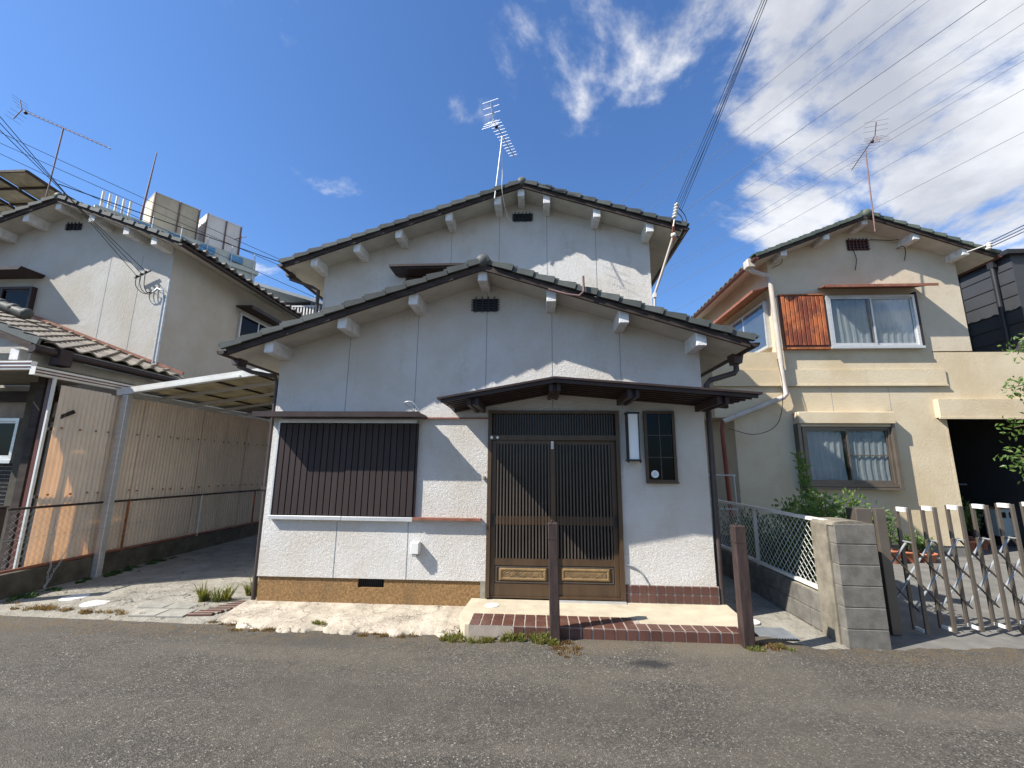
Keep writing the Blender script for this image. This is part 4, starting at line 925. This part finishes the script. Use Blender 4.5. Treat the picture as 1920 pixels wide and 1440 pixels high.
for x in (10.33, 10.52): G().box(x-.06, x+.06, 10.592, 10.5995, .62, .74).build('panel', 'black_metal', AC)
G().box(10.22, 10.73, 10.62, 10.88, 0, .2195).build('stand', 'dark_wood', AC); G().box(10.18, 10.78, 10.58, 10.92, .822, .85).build('top_board', 'plank_orange', AC)
for (x, y, w_, h_, m, lb) in ((9.1, 11.9, .5, .9, 'tank_beige', 'pale storage locker against the dark carport wall'), (12.2, 12.2, .9, 1.5, 'dark_wood', 'tall dark cupboard at the back of the carport')):
    st_ = thing('storage_cabinet', lb, 'cabinet', (x, y, 0)); G().cbox(x-w_/2, x+w_/2, y, y+.4, .03, h_, .01).build('carcass', m, st_)
    for s_ in (-1, 1): G().box(x+s_*w_/4-w_/4+.015, x+s_*w_/4+w_/4-.015, y-.014, y-.001, .08, h_-.04).build('door', m, st_)
CR = thing('handrail', 'white tubular handrail inside the dark carport', 'railing', (11, 11.6, 0))
G().tube([(9.6, 11.5, 1.32), (13.6, 11.5, 1.28)], .025, 7).build('top_rail', 'galvanised', CR)
for x in (9.7, 11.6, 13.4): G().tube([(x, 11.5, 0), (x, 11.5, 1.30)], .02, 6).build('upright', 'galvanised', CR)
rk = thing('drying_rack', 'thin metal rack in the passage beside the cream house', 'rack', (3.5, 8.6, 0))
for a, b in (((3.15, 8.6, 1.52), (3.75, 8.6, 1.52)), ((3.72, 8.6, 0), (3.72, 8.6, 1.52)), ((3.2, 8.6, 0), (3.2, 8.6, 1.52)), ((3.2, 8.6, .9), (3.72, 8.6, .9))): G().tube([a, b], .012, 6).build('bar', 'galvanised', rk)

# dark sided building at the far right and the pale blocks behind on the left
DB = thing('dark_building', 'charcoal sided building rising behind the cream carport wing', 'building', (12.5, 13, 0))
G().box(10.5, 16, 9.52, 20, 3.9 if False else 0, 6.36).build('wall', 'dark_siding', DB); G().box(10.36, 16.2, 9.42, 20.2, 6.36, 6.46).build('roof_edge', 'black_metal', DB)
pipe(DB, [(10.42, 9.85, 6.36), (10.42, 9.85, 4.1)], .045, 'black_metal'); G().box(10.38, 10.46, 9.78, 9.92, 6.2, 6.36).build('hopper', 'black_metal', DB)
for i in range(7): G().box(10.488, 10.4995, 9.53, 19.9, 4.2+i*.31, 4.215+i*.31).build('cladding_joint', 'black_metal', DB)
for yy in (10.7, 12.5): G().box(10.48, 10.4995, yy, yy+.04, 4.1, 6.35).build('cladding_strip', 'black_metal', DB)
AB = Vector((3.03, 4.66, 0)).normalized(); NB = Vector((-AB.y, AB.x, 0))
def obox(g, a, l, dp, z0, z1, off=0.):
    a = Vector((a[0], a[1], 0))+NB*off; q = [a, a+AB*l, a+AB*l+NB*dp, a+NB*dp]
    return g.plate([(p.x, p.y) for p in q], z0, z1)
BB = thing('apartment_block', 'pale green-white block with rooftop tanks beyond the left house', 'building', (-16.5, 18, 0))
A0 = (-17.6-AB.x*.6, 15.38-AB.y*.6)
obox(G(), A0, 6.2, 8, 0, 11.25).build('wall', 'pale_block', BB); obox(G(), (A0[0], A0[1]), 6.3, 8.1, 11.25, 11.45, -.12).build('cornice', 'pale_block', BB); obox(G(), A0, 6.18, 7.9, 11.45, 12.0, .02).build('parapet', 'pale_block', BB)
for k in range(6): q = Vector((A0[0], A0[1], 0))+AB*(.8+k*1.05)-NB*.1; G().tube([(q.x, q.y, 10.2), (q.x, q.y, 12.35)], .03, 5).build('rail_post', 'galvanised', BB)
for k in range(4):
    q = Vector((A0[0], A0[1], 0))+AB*(1.2+k*1.25)-NB*.05; b_ = G(); obox(b_, (q.x, q.y), .6, .03, 11.55, 11.9); b_.build('blue_sheet', 'blue_sheet', BB)
q = Vector((A0[0], A0[1], 0))+AB*(1.5)+NB*.4; G().tube([(q.x, q.y, 12), (q.x+.1, q.y+.1, 15.6)], [.05, .02], 6).build('mast', 'mast_brown', BB)
for k in range(5):
    q = Vector((A0[0], A0[1], 0))+AB*(.2+k*.22)+NB*.2; G().tube([(q.x, q.y, 12), (q.x, q.y, 12.75)], .05, 6).build('vent_pipe', 'tank_white', BB)
q = Vector((A0[0], A0[1], 0))+AB*5.5+NB*.5; G().tube([(q.x, q.y, 12), (q.x, q.y, 13.3)], .03, 5).build('aerial', 'mast_brown', BB); G().tube([(q.x-.35, q.y, 13.1), (q.x+.3, q.y, 13.25)], .02, 5).build('aerial', 'mast_brown', BB)
def tank(s, l, dp, z1, m, label):
    q = Vector((A0[0], A0[1], 0))+AB*s+NB*.9; t = thing('water_tank', label, 'tank', (q.x, q.y, 12)); b_ = G(); obox(b_, (q.x, q.y), l, dp, 12.0, z1); b_.build('tank_body', m, t)
    for k in (0, .55, 1): p = q+AB*l*k-NB*.03; G().beam((p.x, p.y, 12), (p.x, p.y, z1+.05), .05, .05, (0, 1, 0)).build('rib', 'mast_brown', t)
    b_ = G(); obox(b_, (q.x-.02, q.y), l, dp, z1, z1+.05, -.03); b_.build('tank_lid', m, t)
tank(1.95, 1.75, 1.5, 13.95, 'tank_beige', 'weathered beige rooftop water tank beside the mast'); tank(4.05, 1.55, 1.4, 13.95, 'tank_white', 'whitish rooftop water tank next to the beige one')
B2 = thing('grey_roof_house', 'distant house with long grey roof and white balcony railing', 'house', (-14, 27, 0))
G().box(-21, -13.2, 26.3, 32, 0, 11.2).build('wall', 'pale_block', B2); G().prism([(-21.4, 14.3), (-12.6, 11.65), (-12.6, 11.45), (-21.4, 14.1)], 25.6, 33).build('roof', 'slate_roof', B2)
G().box(-17.8, -15.0, 26.2, 26.298, 11.25, 12.2).build('window_band', 'dark_wood', B2); 
for i in range(16): G().box(-17.2+i*.2, -17.12+i*.2, 25.9, 25.96, 11.0, 11.75).build('baluster', 'tank_white', B2)
G().box(-17.3, -14.1, 25.88, 25.98, 11.76, 11.84).build('rail', 'tank_white', B2)
for i, x in enumerate((-14.9, -14.2, -13.7)): G().tube([(x, 26.5, 11.6), (x+.1, 26.5, 13.3-.3*i)], .025, 5).build('roof_pole', 'galvanised', B2)
B3 = thing('balcony_roof', 'weathered translucent balcony roof on a dark frame behind the left ridge', 'roof', (-17.5, 12, 0))
def b3(u, v_): return Vector((-21+u*4.95, 11.2+v_*2.2, 0))
def b3z(u, v_): return 11.05-.9*v_ if u < .7 else 11.05-.9*v_-(u-.7)*.0
for u in (0, .25, .5, .75, 1.0): a, b = b3(u, 0), b3(u, 1); G().beam((a.x, a.y, 10.66), (b.x, b.y, 10.45), .06, .08).build('rafter', 'dark_wood', B3)
for k in range(4): v_ = k/3; a, b = b3(0, v_), b3(1, v_); G().beam((a.x, a.y, 10.66-.21*v_), (b.x, b.y, 10.66-.21*v_), .05, .07).build('purlin', 'dark_wood', B3)
for k in range(4):
    a, b, c, e = b3(k*.25+.01, 0), b3(k*.25+.24, 0), b3(k*.25+.24, 1), b3(k*.25+.01, 1); G().add([(a.x, a.y, 10.71), (b.x, b.y, 10.71), (c.x, c.y, 10.5), (e.x, e.y, 10.5), (a.x, a.y, 10.72), (b.x, b.y, 10.72), (c.x, c.y, 10.51), (e.x, e.y, 10.51)], [(3, 2, 1, 0), (4, 5, 6, 7), (0, 1, 5, 4), (1, 2, 6, 5), (2, 3, 7, 6), (3, 0, 4, 7)]).build('roof_sheet', 'roof_plastic', B3)
G().box(-21, -16.0, 13.3, 16, 0, 9.2).build('house_wall', 'pale_block', B3)

# ------------------------------------------------------------------ aerials and cables
def yagi(label, foot, top, bdir, L, n, el0, el1, m, em, bent=True, tip=.25):
    foot, top = Vector(foot), Vector(top); t = thing('television_aerial', label, 'aerial', foot)
    G().tube([foot, top], .013, 7).build('mast', m, t); d_ = Vector(bdir).normalized(); sd = d_.cross(Vector((0, 0, 1))).normalized()
    a = top-d_*L*tip; b = top+d_*L*(1-tip); G().tube([a, b], .009, 6).build('boom', em, t)
    for i in range(n):
        p = a+(b-a)*(i+.3)/n; w_ = el0+(el1-el0)*i/n; G().tube([p-sd*w_, p+sd*w_], .003, 4).build('element', em, t)
    if bent:
        for s in (1, -1):
            u = (Vector((0, 0, 1))*s-d_*.55).normalized(); G().tube([a, a+u*.26], .010, 5).build('reflector_arm', m, t)
            for k in (.1, .19, .28): p = a+u*k; G().tube([p-sd*el0*1.25, p+sd*el0*1.25], .003, 4).build('reflector_rod', em, t)
    G().ball(a+d_*.12-Vector((0, 0, .03)), .035, 8, 6).build('dipole_box', 'black_metal', t)
    return t
yagi('silver television aerial on the white house gable', (-.73, 6.74, 6.22), (-.60, 6.62, 7.36), (.28, .82, .0), .95, 13, .115, .075, 'galvanised', 'galvanised', tip=.40)
tag(G().tube(cr([(-.62, 6.66, 7.1), (-.60, 6.70, 6.7), (-.60, 6.72, 6.35), (-.52, 6.95, 6.02), (-.36, 7.18, 5.97)]), .005, 5).build('aerial_lead', 'porcelain'), 'thin pale cable hanging from the aerial on the white house gable', 'cable')
yagi('long low television aerial on the left house ridge', (-10.05, 7.42, 7.0), (-10.02, 7.42, 8.62), (2.2, .0, -1.02), 2.45, 20, .12, .09, 'mast_brown', 'mast_brown', tip=.48)
yagi('rusty television aerial on the cream house ridge', (7.08, 8.72, 6.55), (7.12, 8.68, 8.46), (.22, .89, 0), 1.1, 12, .17, .10, 'mast_brown', 'mast_brown', tip=.38)
def cable(pts, r, m, label, sag=0., group=None):
    if len(pts) == 2:
        a, b = Vector(pts[0]), Vector(pts[1]); n = 14; pts = [a+(b-a)*i/n-Vector((0, 0, sag*4*(i/n)*(1-i/n))) for i in range(n+1)]
    return tag(G().tube(pts, r, 5).build('power_cable', m), label, 'cable', group)
for k in range(5):
    a = Vector((2.315+.022*k, 6.70, 5.98-.03*k)); b = Vector((2.69+.010*k, 4.4, 7.22+.012*k)); e = b+(b-a)*1.6
    cable([a, e], .0042, 'cable', 'black service cable of the bundle rising from the white house gable insulator', .09+.03*(k*2%5), 'service bundle at the white house')
HD = Vector((-.842, 1.015, -.238)).normalized()
for k, p in enumerate(((12.54, 14, 19.0), (14.15, 14, 18.9), (14.63, 14, 18.86), (16.6, 14, 18.73), (17.85, 14, 18.48), (17.68, 14, 17.63), (17.44, 14, 16.4), (17.37, 14, 16.04), (17.13, 14, 14.85), (16.79, 14, 13.14))):
    p = Vector(p); cable([p-HD*12, p+HD*34], .015 if k in (3,) else .0085, 'cable_grey', 'overhead line crossing the cloudy sky between the white and cream houses', 0, 'overhead lines in the right sky')
for k in range(3):
    a = Vector((-8.16+.09*k, 7.79, 5.41+.045*k)); b = Vector((-8.56+.06*k, 5.5, 7.1-.15*k)); e = b+(b-a)*1.0
    cable([a, e], .0062, 'cable', 'black service cable running down to the rack on the left house wall', .03, 'service cables of the left house')
for k, (a, b) in enumerate((((-20.1, 13, 13.85), (-10.0, 17.3, 10.05)), ((-20.0, 13, 13.4), (-9.9, 17.3, 9.75)), ((-19.9, 13, 12.95), (-9.9, 17.3, 9.0)))):
    a, b = Vector(a), Vector(b); cable([a-(b-a)*.3, b+(b-a)*.4], .011, 'cable', 'overhead line passing behind the left house ridge and tanks', .1, 'overhead lines behind the left house')
cable([(-9.95, 7.5, 7.35), (-7.4, 10.5, 7.2), (-4.4, 14, 7.1), (0, 19, 7.0)], .011, 'cable', 'thick black cable leading from the left ridge aerial towards the white house')
for k in range(3):
    a = Vector((9.34, 8.78, 6.18+.055*k)); cable([a, a+Vector((6, -1.5, 2.9+.1*k))], .009, 'cable', 'service cable leaving the insulator on the cream house eave', .05, 'service cables of the cream house')

# ------------------------------------------------------------------ plants
def rv(): 
    while 1:
        v = Vector((random.uniform(-1, 1), random.uniform(-1, 1), random.uniform(-1, 1)))
        if .05 < v.length < 1: return v
def shrub(name, label, cat, base_, stems, leaf_n, size, m, group=None):
    """stems: list of (tip, spread radius)"""
    t = thing(name, label, cat, base_, group); b = Vector(base_); st = G(); lf = G()
    for tip, rad in stems:
        tip = Vector(tip); mid = b+(tip-b)*.5+rv()*.06
        pts = [b+rv()*.02, mid, tip]; st.tube(pts, [.012, .008, .003], 5)
        for i in range(leaf_n):
            u = random.random()**.6; p = (b+(mid-b)*u*2 if u < .5 else mid+(tip-mid)*(u-.5)*2)
            if u < .25: continue
            p = p+rv()*rad; d_ = (p-(b+(tip-b)*u)+Vector((0, 0, .05))+rv()*.08)
            lf.leafq(p, d_, rv(), size*random.uniform(.6, 1.2), size*.42)
    st.build('stem', 'bark', t); lf.build('foliage', m, t); return t
bs = (3.42, 5.6, 0)
stems = [((3.30+random.uniform(-.22, .42), 5.55+random.uniform(-.5, .5), random.uniform(.9, 1.38)), .12) for _ in range(34)]
stems += [((3.30, 5.75, 1.85), .045), ((3.32, 5.74, 1.7), .05)]
shrub('garden_shrub', 'bushy green shrub with a tall upright shoot behind the chain-link fence', 'shrub', bs, stems, 230, .07, 'leaf')
stems = [((3.22+random.uniform(-.16, .2), 5.6+random.uniform(-.45, 1.3), random.uniform(.25, .85)), .12) for _ in range(34)]
shrub('garden_undergrowth', 'dark leafy undergrowth filling the bed behind the chain-link fence', 'shrub', (3.25, 5.9, 0), stems, 110, .085, 'leaf_dark')
stems = [((3.3+random.uniform(-.1, .6), 7.0+random.uniform(-.8, 1.2), random.uniform(.4, 1.0)), .13) for _ in range(20)]
shrub('garden_undergrowth', 'dark leafy bush deep in the passage behind the fence', 'shrub', (3.45, 7.2, 0), stems, 90, .085, 'leaf_dark')
def pot(x, y, r, h, label, ht, n=9):
    t = thing('potted_plant', label, 'plant', (x, y, 0)); p = G(); prof = ((r*.72, 0), (r, h*.85), (r*1.1, h*.85), (r*1.1, h), (r*.95, h), (r*.9, h*.8)); v = []; k = 16
    for (rr, z) in prof:
        for i in range(k): a = 2*math.pi*i/k; v.append((x+rr*math.cos(a), y+rr*math.sin(a), z))
    p.add(v, [(j*k+i, j*k+(i+1) % k, (j+1)*k+(i+1) % k, (j+1)*k+i) for j in range(5) for i in range(k)], True); p.build('pot', 'terracotta', t); G().disc((x, y, h*.78), r*.9, .01, 16).build('soil', 'soil', t)
    lf = G(); st = G()
    for _ in range(n):
        tip = Vector((x+random.uniform(-.2, .2), y+random.uniform(-.2, .2), h+ht*random.uniform(.5, 1))); st.tube([(x, y, h*.7), (Vector((x, y, h))+tip)/2, tip], [.006, .005, .002], 4)
        for _ in range(26):
            u = random.uniform(.3, 1); q = Vector((x, y, h))+(tip-Vector((x, y, h)))*u+rv()*.05; lf.leafq(q, rv()+Vector((0, 0, .3)), rv(), .075, .03)
    st.build('stem', 'bark', t); lf.build('foliage', 'leaf', t)
pot(6.35, 8.6, .15, .24, 'terracotta pot with a tall leafy plant under the cream house window', .75); pot(6.72, 8.7, .13, .2, 'terracotta pot with a short plant beside the taller potted plant', .35); pot(7.05, 8.75, .17, .17, 'wide low terracotta pot by the carport corner', .25)
pot(8.75, 9.9, .2, .25, 'shaded potted bush just inside the dark carport opening', 1.0, 16); pot(9.3, 10.2, .2, .25, 'shaded leafy pot plant beside the small pale unit', .7, 16)
tt_ = thing('garden_tree', 'leafy tree leaning into view at the right edge before the cream wing', 'tree', (8.42, 6.9, 0))
tk = G(); tk.tube([(8.42, 6.9, -.02), (8.37, 6.85, 1.2), (8.22, 6.8, 2.2), (8.12, 6.8, 3.2)], [.09, .075, .06, .03], 8)
lim = []
for _ in range(26):
    u = random.uniform(1.3, 3.1); p = Vector((8.32, 6.83, u)); d_ = Vector((random.uniform(-1, 1), random.uniform(-1, 1), random.uniform(-.1, .9))).normalized(); q = p+d_*random.uniform(.5, 1.0); tk.tube([p, (p+q)/2+Vector((0, 0, .06)), q], [.03, .018, .006], 5); lim.append((p, q))
tk.build('trunk', 'bark', tt_); lf = G()
for p, q in lim:
    for _ in range(150):
        u = random.uniform(.3, 1.05); c = p+(q-p)*u+rv()*.22; lf.leafq(c, rv()+Vector((0, 0, -.2)), rv(), .085, .04)
lf.build('crown', 'leaf', tt_)
def weeds(name, label, pts, n, h, m, wd=.006, spread=1.):
    g = G(); cl = []
    for _ in range(max(6, n//45)):
        q = random.choice(pts); a = random.uniform(0, 6.28); r = math.sqrt(random.random()); k = random.uniform(.25, 1.)
        cl.append((q[0]+q[2]*r*math.cos(a), q[1]+q[3]*r*math.sin(a), .05*k+.012, .03*k+.01, q[4], .45+.75*k*random.random()))
    for _ in range(n):
        cx_, cy_, rx, ry, cz_, hk = random.choice(cl); a = random.uniform(0, 6.28); r = math.sqrt(random.random())
        x, y = cx_+rx*r*math.cos(a), cy_+ry*r*math.sin(a); cz_ = cz_+road_z(x, y); hh = hk*h*random.uniform(.35, 1.4)*(1.15-.5*r); dx, dy = random.uniform(-1, 1)*hh*spread, random.uniform(-1, 1)*hh*spread; b = random.uniform(0, 6.28); ox, oy = math.cos(b)*wd, math.sin(b)*wd
        g.add([(x-ox, y-oy, cz_-.004), (x+ox, y+oy, cz_-.004), (x+ox*.7+dx*.4, y+oy*.7+dy*.4, cz_+hh*.65), (x-ox*.7+dx*.4, y-oy*.7+dy*.4, cz_+hh*.65), (x+dx, y+dy, cz_+hh*random.uniform(.7, 1))], [(0, 1, 2, 3), (3, 2, 4)])
    return tag(g.build(name, m), label, 'weeds', kind='stuff')
weeds('grass_tuft', 'long green and straw grass tuft at the foot of the left downpipe', [(-3.62, 5.52, .24, .26, .035), (-3.85, 5.42, .22, .18, .03), (-3.5, 5.75, .15, .25, .04)], 900, .24, 'grass', .006, .9)
weeds('weeds', 'short green weeds along the tiled porch edge by the middle post', [(-.78, 4.50, .14, .07, 0), (-.45, 4.44, .25, .06, 0), (-.1, 4.42, .25, .07, 0), (.08, 4.36, .12, .08, .005)], 2600, .075, 'grass', .005, .8)
weeds('dry_weeds', 'brown dry weeds at the cracked apron front', [(-2.75, 4.60, .4, .06, 0), (-1.5, 4.56, .3, .04, .0), (-3.2, 4.76, .25, .05, 0), (.25, 4.22, .1, .12, .005), (2.1, 4.38, .16, .07, .004)], 2600, .035, 'dry_grass', .004, 1.2)
weeds('dry_weeds', 'brown dry weeds along the driveway front edge', [(-4.75, 4.94, .45, .06, 0), (-5.6, 4.98, .4, .07, 0), (-6.25, 5.1, .25, .1, 0)], 1800, .06, 'dry_grass', .004, 1.1)
weeds('weeds', 'low green weeds growing along the foot of the mossy wall', [(-6.3, 5.6, .13, .4, 0.01), (-6.33, 6.4, .1, .45, .02), (-6.36, 7.2, .08, .5, .02)], 2200, .07, 'leaf_dark', .011, .8)
weeds('weeds', 'small green weed patch growing in the apron crack', [(-2.28, 4.74, .08, .035, .035)], 160, .05, 'grass', .005, .8)
weeds('weeds', 'green and yellow weeds at the foot of the end porch post', [(1.95, 4.33, .12, .05, 0), (2.2, 4.4, .12, .05, 0)], 400, .05, 'grass', .004, .9)
